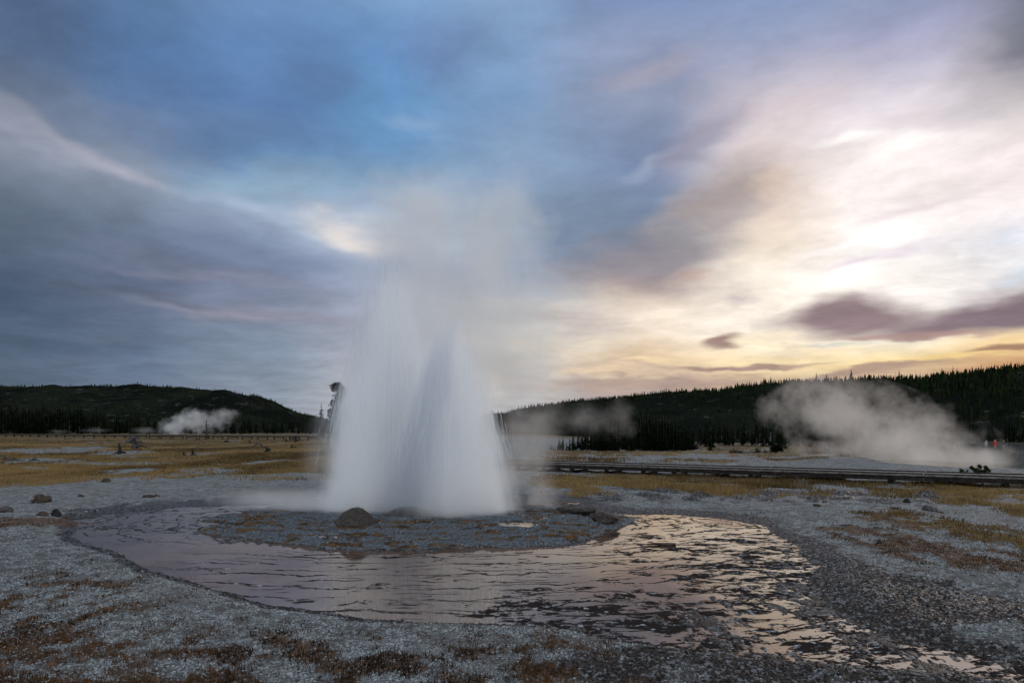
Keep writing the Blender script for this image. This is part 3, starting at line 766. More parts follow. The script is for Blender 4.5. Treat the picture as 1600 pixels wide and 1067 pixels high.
tn = np.clip(0.42 + 0.9 * fbm(P[:, 0] * 0.9, P[:, 1] * 0.9, 3, 151), 0, 1)
blades('rusty_ground_cover', P, 0.020 + 0.035 * r_.random(len(P)), 0.004 + 0.0006 * d, 9, np.full(len(P), 0.03) + 0.002 * d, m_sprig, 'rusty brown sprigs growing through the pale crust', tn, r_)
m_crumb, n = mat('loose_sinter')
t = n.new('ShaderNodeAttribute', attribute_name='tone').outputs['Fac']
bsdf_out(n, Base_Color=n.ramp(t, [(0.0, (0.015, 0.013, 0.012)), (0.5, (0.065, 0.058, 0.055)), (0.65, (0.17, 0.185, 0.195)), (1.0, (0.34, 0.375, 0.39))]), Roughness=0.8, Specular_IOR_Level=0.1)
r_, u, v, x, y, h, mk, ex = sample_px(52000, -60, 1700, 795, 1110, 470)
pr = np.where(ex[:, 0] > .5, np.where(h > 0.004, 0.5, 0.0), np.where(ex[:, 1] > .4, 0.12, 1.0))
ok = r_.random(len(u)) < pr
P = np.stack([x, y, h], -1)[ok]; wt = mk[ok, 1]; d = np.hypot(P[:, 0], P[:, 1])
ov = np.array([(1,0,0),(0,1,0),(-1,0,0),(0,-1,0),(0,0,1),(0,0,-1)], float)
of_ = np.array([(0,1,4),(1,2,4),(2,3,4),(3,0,4),(1,0,5),(2,1,5),(3,2,5),(0,3,5)])
sz = (0.003 + 0.008 * r_.random(len(P)) ** 2.5) * (0.7 + d / 13)
an = r_.random(len(P)) * 6.28
B = ov[None] * (1 + 0.3 * r_.normal(size=(len(P), 6, 1))) * sz[:, None, None] * np.array([1.3, 1.0, 0.55])
ca, sa = np.cos(an)[:, None], np.sin(an)[:, None]
V = np.stack([B[..., 0] * ca - B[..., 1] * sa + P[:, None, 0], B[..., 0] * sa + B[..., 1] * ca + P[:, None, 1], B[..., 2] + P[:, None, 2] + sz[:, None] * 0.2], -1).reshape(-1, 3)
me = mesh_np('gravel', V, (of_[None] + (np.arange(len(P)) * 6)[:, None, None]).reshape(-1, 3))
tone_attr(me, np.repeat(np.clip(np.where(r_.random(len(P)) < 0.15 + 0.81 * wt, 0.25, 0.78) + 0.2 * r_.normal(size=len(P)), 0, 1), 6))
tag(link('gravel', me, m_crumb), 'loose flakes of pale and dark sinter round the pool', 'gravel', kind='stuff')

# ------------------------------------------------------------------ rocks, logs, stumps, shrubs
def rock_mesh(name, s, seed, sub=3, rough=0.28, flat=0.0):
    bm = bmesh.new(); bmesh.ops.create_icosphere(bm, subdivisions=sub, radius=1.0)
    o_ = Vector((seed * 3.7, seed * 1.3, 0))
    for v_ in bm.verts:
        p = v_.co.copy()
        k = 1 + rough * mnoise.fractal(p * 1.1 + o_, 0.8, 2.0, 5) * 1.6 + rough * 0.25 * mnoise.noise(p * 6 + o_)
        v_.co = Vector((p.x * s[0] * k, p.y * s[1] * k, max(p.z, -0.45) * s[2] * k))
    me = bm_mesh(name, bm); return me
def put_rock(u, v, wpx, hpx, seed, m_, label, group=None, name='rock', rough=0.3):
    p = at(u, v); sc = p.y / F
    o = link(name, rock_mesh(name, (wpx * sc / 2, wpx * sc / 2.4, hpx * sc * 0.85), seed, 4 if wpx > 30 else 3, rough), m_, smooth=True)
    o.location = (p.x, p.y, gz(p.x, p.y) + 0.1 * hpx * sc); tag(o, label, 'rock', group); return o
RG = 'loose rocks on the pale ground'
put_rock(64, 789, 26, 10, 1, m_rock, 'flat brown rock with a crumbled left end, topmost of the four at the left edge', RG, rough=.4)
put_rock(6, 805, 22, 9, 2, m_rock2, 'grey brown rock cut off by the left edge of the picture', RG)
put_rock(67, 812, 17, 6, 3, m_rock, 'low dark rock just left of the black angular one', RG)
put_rock(87, 811, 13, 13, 4, m_char, 'small black angular rock standing upright near the pool end', RG, rough=.2)
put_rock(231, 781, 15, 6, 5, m_rock, 'dark low rock with a smaller one at its right', RG)
put_rock(245, 780, 8, 5, 6, m_rock2, 'small rock touching the right side of a dark low one', RG)
put_rock(126, 782, 9, 4, 7, m_rock, 'little brown rock up the pale slope above the flat brown rock', RG)
put_rock(1453, 803, 21, 8, 8, m_rock2, 'dark rock alone on the pale flat above the orange grass', RG)
put_rock(1417, 790, 11, 6, 9, m_char, 'small black rock at the lower edge of the right-hand grass', RG)
put_rock(1277, 797, 10, 4, 10, m_rock, 'small brown rock under the thin steam wisp at the right', RG)
put_rock(1470, 806, 8, 3, 12, m_rock, 'tiny flat rock just right of the dark lone one', RG)
put_rock(165, 757, 12, 5, 13, m_rock, 'small brown rock where the left meadow meets the pale ground', RG)
o = put_rock(943, 822, 44, 12, 14, m_knob, 'low grey rounded hump of geyserite at the right end of the sinter platform', None, 'geyserite_hump', 0.22); o['category'] = 'geyserite mound'
o = put_rock(902, 815, 60, 12, 15, m_knob, 'dark flattish geyserite hump half veiled by mist right of the geyser', None, 'geyserite_hump', 0.2); o['category'] = 'geyserite mound'
def knob(u, v, wpx, hpx, seed, label, dy):
    p = at(u, v, 0.2); sc = p.y / F; p.y += dy
    bm = bmesh.new(); bmesh.ops.create_icosphere(bm, subdivisions=6, radius=1.0)
    for v_ in bm.verts:
        q_ = v_.co.copy(); a = 0.5 * mnoise.fractal(q_ * 1.3 + Vector((seed, 0, 0)), 0.9, 2.0, 4); b = mnoise.noise(q_ * 14 + Vector((seed, 5, 0)))
        r2 = math.hypot(q_.x, q_.y); zz = max(q_.z, -0.2)
        k = 1 + 0.16 * a + 0.028 * b
        fl = 1 + 0.35 * (1 - max(zz, 0)) ** 2
        v_.co = Vector((q_.x * k * fl * wpx * sc / 2 * .8, q_.y * k * fl * wpx * sc / 2.6, zz * k * hpx * sc))
    o = link('geyserite_cone', bm_mesh('geyserite_cone', bm), m_knob, smooth=True)
    o.location = (p.x, p.y, gz(p.x, p.y) - 0.01); tag(o, label, 'geyserite mound'); return o
knob(556, 815, 60, 24, 3, 'brown rounded beehive of geyserite at the left foot of the geyser', 0.0)
knob(628, 813, 84, 13, 8, 'lower geyserite hump half hidden inside the spray', 0.8)
# log lying in the pool
p = at(1034, 852); sc = p.y / F
bm = bmesh.new()
pts = [(-.21, 0.03, .012), (-.12, .012, .02), (0, 0, .018), (.1, -.015, .02), (.2, -.04, .02)]
tube(bm, pts, [.011, .017, .02, .023, .022], 10); tube(bm, [(.05, -.01, .02), (.08, .04, .035), (.1, .07, .03)], [.008, .005, .002], 5)
o = link('log', bm_mesh('log', bm), m_rock, smooth=True); o.location = (p.x, p.y, 0.0); tag(o, 'short brown log lying in the bright right half of the pool', 'log')
# dead wood of the left meadow
def stump(u, v, hpx, kind, seed, label, m_=None, wpx=None):
    r_ = random.Random(seed); p = at(u, v); sc = p.y / F; h = hpx * sc; bm = bmesh.new()
    w = (wpx or hpx * .3) * sc
    if kind == 'up':        # broken upright stub with roots
        tube(bm, [(0, 0, -.05), (.02 * h, 0, .4 * h), (-.04 * h, 0, .8 * h), (.0, 0, h)], [w * .42, w * .26, w * .2, w * .05], 7)
        for i in range(5):
            a = r_.uniform(0, 6.28); L = w * r_.uniform(.7, 1.3)
            tube(bm, [(0, 0, .15 * h), (math.cos(a) * L * .6, math.sin(a) * L * .6, .14 * h), (math.cos(a) * L, math.sin(a) * L, -.03)], [w * .2, w * .13, w * .04], 5)
    elif kind == 'snag':    # standing mast with short broken boughs
        tube(bm, [(0, 0, -.1), (.03 * h, 0, .35 * h), (0, 0, .7 * h), (.02 * h, 0, h)], [w * .3, w * .2, w * .14, w * .04], 6)
        for i in range(16):
            t = r_.uniform(.12, .9); a = r_.uniform(0, 6.28); L = w * (1.35 - t) * r_.uniform(.6, 1.3)
            tube(bm, [(0, 0, t * h), (math.cos(a) * L * .5, math.sin(a) * L * .5, t * h + L * .1), (math.cos(a) * L, math.sin(a) * L, t * h + L * r_.uniform(-.4, .4))], [w * .09, w * .06, w * .02], 4)
    elif kind == 'arch':    # fallen bough bent into an arch
        tube(bm, [(-.5 * w, 0, 0), (-.25 * w, 0, .3 * h), (0, 0, .75 * h), (.28 * w, 0, .8 * h), (.45 * w, 0, .4 * h), (.5 * w, 0, 0)], [h * .05, h * .09, h * .12, h * .15, h * .14, h * .12], 7)
        tube(bm, [(0, 0, .7 * h), (.05 * w, 0, 1.2 * h), (.02 * w, 0.02, 1.9 * h)], [h * .09, h * .06, h * .03], 5)
        tube(bm, [(-.3 * w, 0, .3 * h), (-.42 * w, .1, .6 * h), (-.55 * w, .1, .5 * h)], [h * .07, h * .05, h * .02], 5)
    else:                   # lying root plate with arms
        for i in range(8):
            a = r_.uniform(-.2, 3.4); L = w * r_.uniform(.35, .62)
            tube(bm, [(0, 0, .05 * h), (math.cos(a) * L * .5, r_.uniform(-.2, .2) * w, .35 * h * abs(math.sin(a)) + .1 * h), (math.cos(a) * L, r_.uniform(-.3, .3) * w, h * abs(math.sin(a)) * r_.uniform(.5, 1))], [h * .2, h * .13, h * .03], 5)
        tube(bm, [(-.5 * w, 0, .08 * h), (0, .05 * w, .14 * h), (.5 * w, .1 * w, .06 * h)], [h * .1, h * .16, h * .05], 6)
    o = link('dead_wood', bm_mesh('dead_wood', bm), m_ or m_char, smooth=True); o.location = (p.x, p.y, gz(p.x, p.y)); o.rotation_euler = (0, 0, r_.uniform(-.3, .3))
    tag(o, label, 'dead wood', 'dead wood lying about the left meadow' if u < 600 else None); return o
stump(187, 711, 17, 'up', 1, 'dark upright stump with spreading roots left of the branchy dead bush', wpx=9)
stump(210, 703, 20, 'snag', 2, 'branchy grey dead bush on the meadow right of the dark upright stump', m_snag, 20)
stump(210, 703, 9, 'lie', 22, 'tangle of roots at the foot of the branchy dead bush', m_char, 16)
stump(301, 713, 11, 'up', 3, 'short pointed black stump in the middle of the left meadow', wpx=7)
stump(287, 713, 6, 'up', 4, 'very small stub just left of the short pointed black stump', wpx=5)
stump(322, 687, 32, 'snag', 5, 'tall standing dead tree in front of the far steam plumes', m_snag, 7)
stump(354, 692, 6, 'lie', 6, 'small dark root lump beyond the middle of the left meadow', wpx=8)
stump(400, 701, 8, 'arch', 7, 'bleached driftwood bent into an arch on the left meadow', m_snag, 22)
stump(417, 708, 13, 'lie', 8, 'dark forked root right of the bleached driftwood arch', wpx=11)
stump(412, 720, 5, 'lie', 9, 'single small dark lump in the golden grass below the forked root', wpx=6)
stump(458, 702, 8, 'lie', 10, 'dark lump of dead wood under the paired tall trees', wpx=12)
stump(462, 692, 11, 'snag', 11, 'dark broken snag near the far boardwalk left of the geyser', wpx=10)
stump(447, 691, 6, 'up', 12, 'small stub beside the dark broken snag near the far boardwalk', wpx=5)
stump(12, 722, 11, 'lie', 13, 'grey fallen wood at the left edge of the meadow', m_snag, 30)
stump(52, 722, 7, 'lie', 14, 'leaning driftwood right of the grey fallen wood at the left edge', m_snag, 14)
stump(390, 693, 5, 'up', 15, 'tiny stub above the bleached driftwood arch', wpx=5)
stump(480, 728, 6, 'lie', 16, 'grey root lump seen through the falling spray', m_snag, 9)
DG = 'dead wood in front of the right-hand forest'
for i, (u, w, hh_) in enumerate([(1147, 15, 9), (1157, 14, 7), (1170, 18, 6), (1184, 16, 9), (1196, 12, 6)]):
    o = stump(u, 709, hh_, 'lie', 30 + i, ['upturned root plate at the left end of the dead wood heap', 'dark roots second from the left in the dead wood heap', 'low tangle in the middle of the dead wood heap', 'forked dark log right of the middle of the dead wood heap', 'small dark lump at the right end of the dead wood heap'][i], m_char if i != 2 else m_snag, w); o['group'] = DG
o = stump(1204, 710, 34, 'snag', 41, 'bare grey snag leaning up out of the round dark bush', m_snag, 6)
# paired tall trees left of the geyser, shrubs at the right
p1 = at(502, 683); p1.z = base_z(p1.x, p1.y)
t = tree(0, p1, (683 - 629) / F * p1.y, 'smaller pointed spruce left of the taller tree beside the geyser', None)
t.scale[0] *= .8; t.scale[1] *= .8
def leafy(name, crown_pts, seed, m_, count, size, k=(1, 1, 1)):
    r_ = np.random.default_rng(seed); Vs = []; Fs = []; T = []
    for (cx_, cy_, cz_, rr) in crown_pts:
        for i in range(count):
            v_ = r_.normal(size=3); v_ /= np.linalg.norm(v_); v_ *= rr * r_.random() ** 0.4
            c0 = np.array([cx_, cy_, cz_]) + v_ * np.array(k); a = r_.normal(size=3); a /= np.linalg.norm(a); b = np.cross(a, r_.normal(size=3)); b /= np.linalg.norm(b)
            s_ = size * r_.uniform(.6, 1.4); j = len(Vs)
            Vs += [c0 - a * s_, c0 + b * s_ * .5, c0 + a * s_, c0 - b * s_ * .5]; Fs += [(j, j + 1, j + 2), (j, j + 2, j + 3)]
            T += [np.clip(.4 + .3 * v_[2] / rr + .2 * r_.normal(), 0, 1)] * 4
    me = mesh_np(name, np.array(Vs), np.array(Fs)); tone_attr(me, T); me.materials.append(m_); return me
p2 = at(527, 688); p2.z = base_z(p2.x, p2.y); sc = p2.y / F; h2 = 90 * sc
t = empty('pine_tree', p2); tag(t, 'taller ragged pine half veiled by the left edge of the spray', 'tree')
link('trunk', trunk_mesh(h2, h2 * .018, 5, 0.03, 20), m_bark, t)
cps = []
r_ = random.Random(4)
for i in range(46):
    tt = .10 + .88 * i / 45; a = r_.uniform(0, 6.28); L = h2 * .28 * (1 - tt * .7) * r_.uniform(.2, 1)
    cps.append((math.cos(a) * L + .02 * h2, math.sin(a) * L, tt * h2, h2 * .085 * (1.25 - tt * .5)))
me = leafy('crown', cps, 9, m_needle, 110, h2 * .017, (1.3, 1.3, .6)); o = bpy.data.objects.new('crown', me); C.objects.link(o); o.parent = t
m_leaf = varied('shrub_leaves', (0.008, 0.016, 0.008), (0.035, 0.055, 0.02), .6)
def shrub(u, v, wpx, hpx, seed, label, m_, cnt=120, name='shrub'):
    p = at(u, v); p.z = gz(p.x, p.y); sc = p.y / F; w = wpx * sc; h = hpx * sc; r_ = random.Random(seed)
    t = empty(name, p); tag(t, label, 'bush'); bm = bmesh.new(); cps = []
    for i in range(12):
        a = r_.uniform(0, 6.28); L = w * .5 * r_.uniform(.1, 1); zt = h * r_.uniform(.45, .95) * (1.1 - .5 * L / w)
        tube(bm, [(0, 0, 0), (math.cos(a) * L * .6, math.sin(a) * L * .6, zt * .55), (math.cos(a) * L, math.sin(a) * L, zt)], [h * .03, h * .02, h * .008], 4)
        cps.append((math.cos(a) * L, math.sin(a) * L, zt * .92, h * .16)); cps.append((math.cos(a) * L * .6, math.sin(a) * L * .6, zt * .5, h * .15))
    link('stems', bm_mesh('stems', bm), m_bark, t)
    me = leafy('foliage', cps, seed, m_, cnt, h * .055); o = bpy.data.objects.new('foliage', me); C.objects.link(o); o.parent = t
shrub(1532, 753, 34, 18, 3, 'leafy dark green shrub just behind the right-hand boardwalk', m_leaf)
shrub(1503, 751, 18, 11, 4, 'small low shrub left of the leafy one behind the boardwalk', m_leaf, 60)
shrub(1212, 710, 34, 22, 5, 'round dark twiggy bush at the right of the dead wood heap', m_needle)

# ------------------------------------------------------------------ boardwalks
def boardwalk(P0, P1, wd, hgt, bay, label, planks=True, seed=0, posts_n=99):
    P0 = Vector(P0); P1 = Vector(P1); L = (P1 - P0).length; dr = (P1 - P0).normalized(); rz = math.atan2(dr.y, dr.x)
    z0 = base_z(P0.x, P0.y); z1 = base_z(P1.x, P1.y); zg = min(z0, z1)
    t = empty('boardwalk', (P0.x, P0.y, 0), rz); tag(t, label, 'boardwalk')
    r_ = random.Random(seed)
    def zt(s_): return z0 + (z1 - z0) * s_ / L + hgt
    pitch = math.atan2(z1 - z0, L); M = Matrix.Rotation(-pitch, 4, 'Y')
    bm = bmesh.new(); pw = 0.14 if L < 60 else 0.6; k = int(L / pw)
    for i in range(k):
        s_ = (i + .5) * pw
        box(bm, (s_, r_.uniform(-.01, .01), zt(s_) + r_.uniform(-.004, .004)), (pw * .93, wd, .045))
    link('deck', bm_mesh('deck', bm), m_plank, t)
    for sy in (-1, 1):
        bm = bmesh.new(); nb = max(int(L / 4), 1)
        for i in range(nb):
            s0 = L * i / nb; s1 = L * (i + 1) / nb; sm_ = (s0 + s1) / 2
            box(bm, (sm_, sy * (wd / 2 - .05), zt(sm_) - .022 - .075 - r_.uniform(0, .006)), (s1 - s0 - .012, .07, .12))
        link('beam', bm_mesh('beam', bm), m_beam, t)
        bm = bmesh.new()
        for i in range(nb):
            s0 = L * i / nb; s1 = L * (i + 1) / nb; sm_ = (s0 + s1) / 2
            box(bm, (sm_, sy * (wd / 2 - .06), zt(sm_) + .03 + .015), (s1 - s0 - .03, .07, .035))
        link('kerb_rail', bm_mesh('kerb_rail', bm), m_beam, t)
    bm = bmesh.new()          # one support: two posts on a sleeper, a cross piece
    for sy in (-1, 1):
        box(bm, (0, sy * (wd / 2 - .14), -hgt / 2 + .0), (.13, .13, hgt - .2)); box(bm, (0, sy * (wd / 2 - .14), -hgt + .04), (.38, .28, .08))
    box(bm, (0, 0, -.285), (.09, wd - .1, .10))
    sm = bm_mesh('support', bm); sm.materials.append(m_beam)
    nb = min(int(L / bay), posts_n)
    for i in range(nb + 1):
        s_ = L * i / nb + (r_.uniform(-.15, .15) if 0 < i < nb else 0)
        gx, gy = P0.x + dr.x * s_, P0.y + dr.y * s_
        o = bpy.data.objects.new('support', sm); C.objects.link(o); o.parent = t; o.location = (s_, 0, zt(s_) - .0)
    return t
a = at(1760, 772); b = at(1350, 757.5); c0 = at(700, 731)
boardwalk((c0.x, c0.y, 0), (a.x, a.y, 0), 1.5, .37, 1.35, 'near boardwalk on timber supports running from behind the geyser to the right edge', seed=1)
a = at(-160, 681); b = at(640, 690.5)
boardwalk((a.x, a.y, 0), (b.x, b.y, 0), 2.2, .75, 4.0, 'far boardwalk drawn as a thin dark line along the left forest edge', seed=3, posts_n=90)

# ------------------------------------------------------------------ visitors beyond the hot spring
m_skin = plain('skin', (.35, .22, .17), (.42, .27, .2), 3); m_hair = plain('dark_hair', (.02, .015, .012), (.04, .03, .02), 5)
m_red = plain('red_jacket', (.22, .006, .008), (.30, .01, .01), 3); m_blk = plain('black_jacket', (.012, .012, .015), (.03, .03, .035), 3)
m_whi = plain('pale_jacket', (.2, .2, .21), (.28, .28, .29), 3); m_trs = plain('dark_trousers', (.015, .016, .02), (.03, .032, .04), 3)
def skinned(name, joints, edges, rad, m_, parent, root=0):
    me = bpy.data.meshes.new(name); me.from_pydata(joints, edges, []); o = link(name, me, m_, parent)
    md = o.modifiers.new('skin', 'SKIN'); me.skin_vertices.new() if not me.skin_vertices else None
    for i, r0 in enumerate(rad): me.skin_vertices[0].data[i].radius = (r0, r0 * .85) if not hasattr(r0, '__len__') else r0
    me.skin_vertices[0].data[root].use_root = True
    o.modifiers.new('sub', 'SUBSURF').levels = 1; o.modifiers['sub'].render_levels = 1
    md.use_smooth_shade = True; return o
def person(u, v, h, rz, label, m_top, step, armb):
    p = at(u, v); p.z = gz(p.x, p.y)
    t = empty('person', p, rz); tag(t, label, 'person', 'visitors beyond the steaming hot spring'); t.scale = (h / 1.75,) * 3
    J = [(0,0,.95),(0,0,1.15),(0,0,1.38),(0,-.01,1.49),(0,-.02,1.60),(0,-.02,1.70),
         (.18,0,1.40),(.24,.02,1.14),(.20,-.06-armb,.93),(.19,-.10-armb,.84),(-.18,0,1.40),(-.25,.03,1.14),(-.22,-.05,.92),(-.21,-.08,.83),
         (.10,0,.88),(.11,-step,.50),(.11,-step*.3,.08),(.12,-.14-step*.3,.03),(-.10,0,.88),(-.11,step*.3,.50),(-.12,step*1.1,.08),(-.13,-.13+step*1.1,.03)]
    Ed = [(0,1),(1,2),(2,3),(3,4),(4,5),(2,6),(6,7),(7,8),(8,9),(2,10),(10,11),(11,12),(12,13),(0,14),(14,15),(15,16),(16,17),(0,18),(18,19),(19,20),(20,21)]
    Rr = [.13,(.14,.10),(.15,.10),.055,.095,.075,.06,.045,.033,.035,.06,.045,.033,.035,.085,.058,.042,.035,.085,.058,.042,.035]
    skinned('body', J, Ed, Rr, m_skin, t)
    skinned('jacket', J[:4] + J[6:9] + J[10:13], [(0,1),(1,2),(2,3),(2,4),(4,5),(5,6),(2,7),(7,8),(8,9)], [(.17,.13),(.17,.13),(.18,.13),.07,.08,.065,.055,.08,.065,.055], m_top, t)
    skinned('trousers', [J[0], J[14], J[15], J[16], J[18], J[19], J[20]], [(0,1),(1,2),(2,3),(0,4),(4,5),(5,6)], [.145,.10,.075,.06,.10,.075,.06], m_trs, t)
    bm = bmesh.new(); bmesh.ops.create_icosphere(bm, subdivisions=2, radius=.108)
    for v_ in bm.verts: v_.co = Vector((v_.co.x * .95, v_.co.y * 1.05 + .02, max(v_.co.z, -.03) + 1.665))
    link('hair', bm_mesh('hair', bm), m_hair, t, smooth=True)
person(1541, 709, 1.70, .3, 'person in a pale jacket at the left of the three beyond the steam', m_whi, .05, .05)
person(1555, 709.5, 1.78, -.4, 'person in a bright red jacket between the other two', m_red, .12, .15)
person(1568, 710, 1.72, .8, 'person dressed all in black at the right of the red jacket', m_blk, .04, .02)

# ------------------------------------------------------------------ the geyser
VX, VY, VZ = GEY[0], GEY[1], 0.22
PM = F / VY       # photo pixels per metre at the vent
gy_ = empty('geyser', (VX, VY, VZ)); tag(gy_, 'tall white erupting geyser of water and spray in the middle of the pool', 'geyser')
LOBES = [dict(x=-0.62, y=0.25, H=5.0, R=1.44, D=2.5, s=3.0), dict(x=0.60, y=-0.30, H=3.85, R=1.30, D=3.0, s=17.0)]
def vol_object(name, pts_hull, shader, parent=None, loc=(0, 0, 0), step=0.25):
    bm = bmesh.new()
    for p in pts_hull: bm.verts.new(p)
    r = bmesh.ops.convex_hull(bm, input=bm.verts[:])
    bmesh.ops.delete(bm, geom=[g_ for g_ in r['geom_interior'] if isinstance(g_, bmesh.types.BMVert)], context='VERTS')
    bmesh.ops.delete(bm, geom=[v_ for v_ in bm.verts if not v_.link_faces], context='VERTS')
    me = bm_mesh(name, bm); m_, n = mat(name + '_vapour')
    dens, colr, ani = shader(n)
    vs = n.new('ShaderNodeVolumePrincipled', {'Color': colr, 'Density': dens, 'Anisotropy': ani})
    n.l.new(vs.outputs[0], n.new('ShaderNodeOutputMaterial').inputs['Volume'])
    m_.cycles.volume_step_rate = step
    o = link(name, me, m_, parent); o.location = loc; return o
def lobe_profile(t): return np.clip(1 - t, 0, 1) ** 0.54
hp = []
for L in LOBES:
    for t in np.linspace(0, 1.12, 9):
        rr = max(L['R'] * lobe_profile(min(t, .97)) * 1.12, .25)
        for a in np.linspace(0, 6.28, 13): hp.append((L['x'] + rr * math.cos(a), L['y'] + rr * .85 * math.sin(a), L['H'] * t - .12))
def spray_shader(n):
    co = n.new('ShaderNodeTexCoord').outputs['Object']; x, y, z = n.sep(co); tot = None
    for L in LOBES:
        lx = n.m('DIVIDE', n.m('SUBTRACT', x, L['x']), L['R']); ly = n.m('DIVIDE', n.m('SUBTRACT', y, L['y']), L['R'] * .8)
        rag = n.noise(n.comb(n.m('ADD', lx, L['s']), ly, 0.0), 4.2, 4.0, 0.65)
        t = n.m('DIVIDE', z, n.m('MULTIPLY', L['H'], n.line(rag, .3, .7, .78, 1.10)))
        tc = n.m('MAXIMUM', n.m('MINIMUM', t, 1.0), 0.0)
        pr = n.m('MAXIMUM', n.m('POWER', n.m('SUBTRACT', 1.0, tc), 0.54), 0.02)
        qx = n.m('DIVIDE', lx, pr); qy = n.m('DIVIDE', ly, pr)
        qv = n.comb(qx, qy, n.m('ADD', n.m('MULTIPLY', z, 0.10), L['s']))
        st = n.noise(qv, 9.0, 3.0, 0.65); st2 = n.noise(qv, 2.2, 2.0, 0.5)
        rr = n.v('LENGTH', n.comb(qx, qy, 0.0))
        rr = n.m('ADD', rr, n.line(st2, .3, .7, -.12, .12)); rr = n.m('ADD', rr, n.line(st, .25, .75, -.14, .14))
        body = n.smooth(rr, 1.04, 0.62)
        top = n.m('MULTIPLY', n.smooth(t, 1.0, 0.75), n.smooth(z, -.1, .05))
        dn = n.m('MULTIPLY', n.m('MULTIPLY', body, top), n.m('MULTIPLY', n.line(st, .3, .7, .35, 1.5), L['D']))
        dn = n.m('MULTIPLY', dn, n.line(tc, 0.0, 1.0, 1.1, 0.85))
        tot = dn if tot is None else n.m('ADD', tot, dn)
    # shade of the right lobe's left half put into colour; tall tip darker too
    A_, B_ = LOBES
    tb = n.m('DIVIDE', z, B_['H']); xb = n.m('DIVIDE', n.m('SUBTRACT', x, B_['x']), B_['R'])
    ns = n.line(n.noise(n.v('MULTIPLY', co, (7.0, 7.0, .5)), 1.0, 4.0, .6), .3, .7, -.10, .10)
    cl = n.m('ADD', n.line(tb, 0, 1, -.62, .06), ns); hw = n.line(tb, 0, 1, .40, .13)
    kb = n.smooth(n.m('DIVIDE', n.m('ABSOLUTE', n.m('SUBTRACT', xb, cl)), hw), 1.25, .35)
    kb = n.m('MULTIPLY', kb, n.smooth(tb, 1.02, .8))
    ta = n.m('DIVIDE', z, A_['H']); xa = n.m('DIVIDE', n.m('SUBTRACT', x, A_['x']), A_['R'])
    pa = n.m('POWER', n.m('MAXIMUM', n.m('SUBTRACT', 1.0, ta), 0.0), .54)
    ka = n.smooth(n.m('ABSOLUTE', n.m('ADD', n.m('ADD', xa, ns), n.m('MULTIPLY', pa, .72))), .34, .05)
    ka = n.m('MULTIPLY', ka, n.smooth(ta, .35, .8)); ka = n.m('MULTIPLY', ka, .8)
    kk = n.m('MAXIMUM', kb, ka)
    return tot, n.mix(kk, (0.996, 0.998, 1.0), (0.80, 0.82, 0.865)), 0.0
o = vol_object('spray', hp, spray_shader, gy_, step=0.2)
# individual jets: thin strands on ballistic arcs
r_ = np.random.default_rng(77); VS = []; FS = []
m_jet, n = mat('falling_water')
df = n.new('ShaderNodeBsdfDiffuse', {'Color': (.88, .90, .93, 1)}); tr = n.new('ShaderNodeBsdfTranslucent', {'Color': (.88, .90, .93, 1)})
mx = n.new('ShaderNodeMixShader', {0: .5, 1: df.outputs[0], 2: tr.outputs[0]}); n.l.new(mx.outputs[0], n.new('ShaderNodeOutputMaterial').inputs[0])
SEG = 8
for L, cnt in ((LOBES[0], 5200), (LOBES[1], 4600)):
    for i in range(cnt):
        a = r_.random() * 2 * np.pi; q_ = min(r_.random() ** 0.55 * (0.97 + .03 * r_.normal()), 1.02)
        Rr = L['R'] * .96 * q_; Hh = L['H'] * (1.0 - 0.55 * q_ ** 1.4) * r_.uniform(.72, 1.0) * (1 if r_.random() > .25 else r_.uniform(.4, .9))
        t0 = r_.uniform(0.1, 1.75); t1 = t0 + r_.uniform(.12, .38); t1 = min(t1, 1.95 if q_ < .75 else 1.6); t0 = min(t0, t1 - .12)
        tt = np.linspace(t0, t1, SEG)            # 0 = vent, 1 = apex, 2 = back on the ground
        s_ = tt / 2; rad = Rr * s_ ** .62
        zz = Hh * (1 - (tt - 1) ** 2)
        ox, oy = r_.normal(0, .10, 2)
        P = np.stack([L['x'] + ox + np.cos(a) * rad, L['y'] + oy + .8 * np.sin(a) * rad, zz], -1)
        w = r_.uniform(.0010, .0026) * np.sin(np.linspace(.15, 3.0, SEG))
        sx = np.array([1.0, 0, 0]) * .9 + np.array([0, 1, 0]) * r_.uniform(-.5, .5)
        b = len(VS) * 0
        base = sum(len(v_) for v_ in VS) if False else None
        VS.append(np.stack([P - sx * w[:, None], P + sx * w[:, None]], 1).reshape(-1, 3))
nV = SEG * 2; loc_ = np.array([(2 * i, 2 * i + 1, 2 * i + 3, 2 * i + 2) for i in range(SEG - 1)])
V = np.concatenate(VS); FS = (loc_[None] + (np.arange(len(VS)) * nV)[:, None, None]).reshape(-1, 4)
V[:, 2] = np.maximum(V[:, 2], -.1)
me = mesh_np('water_jets', V, FS); link('water_jets', me, m_jet, gy_)

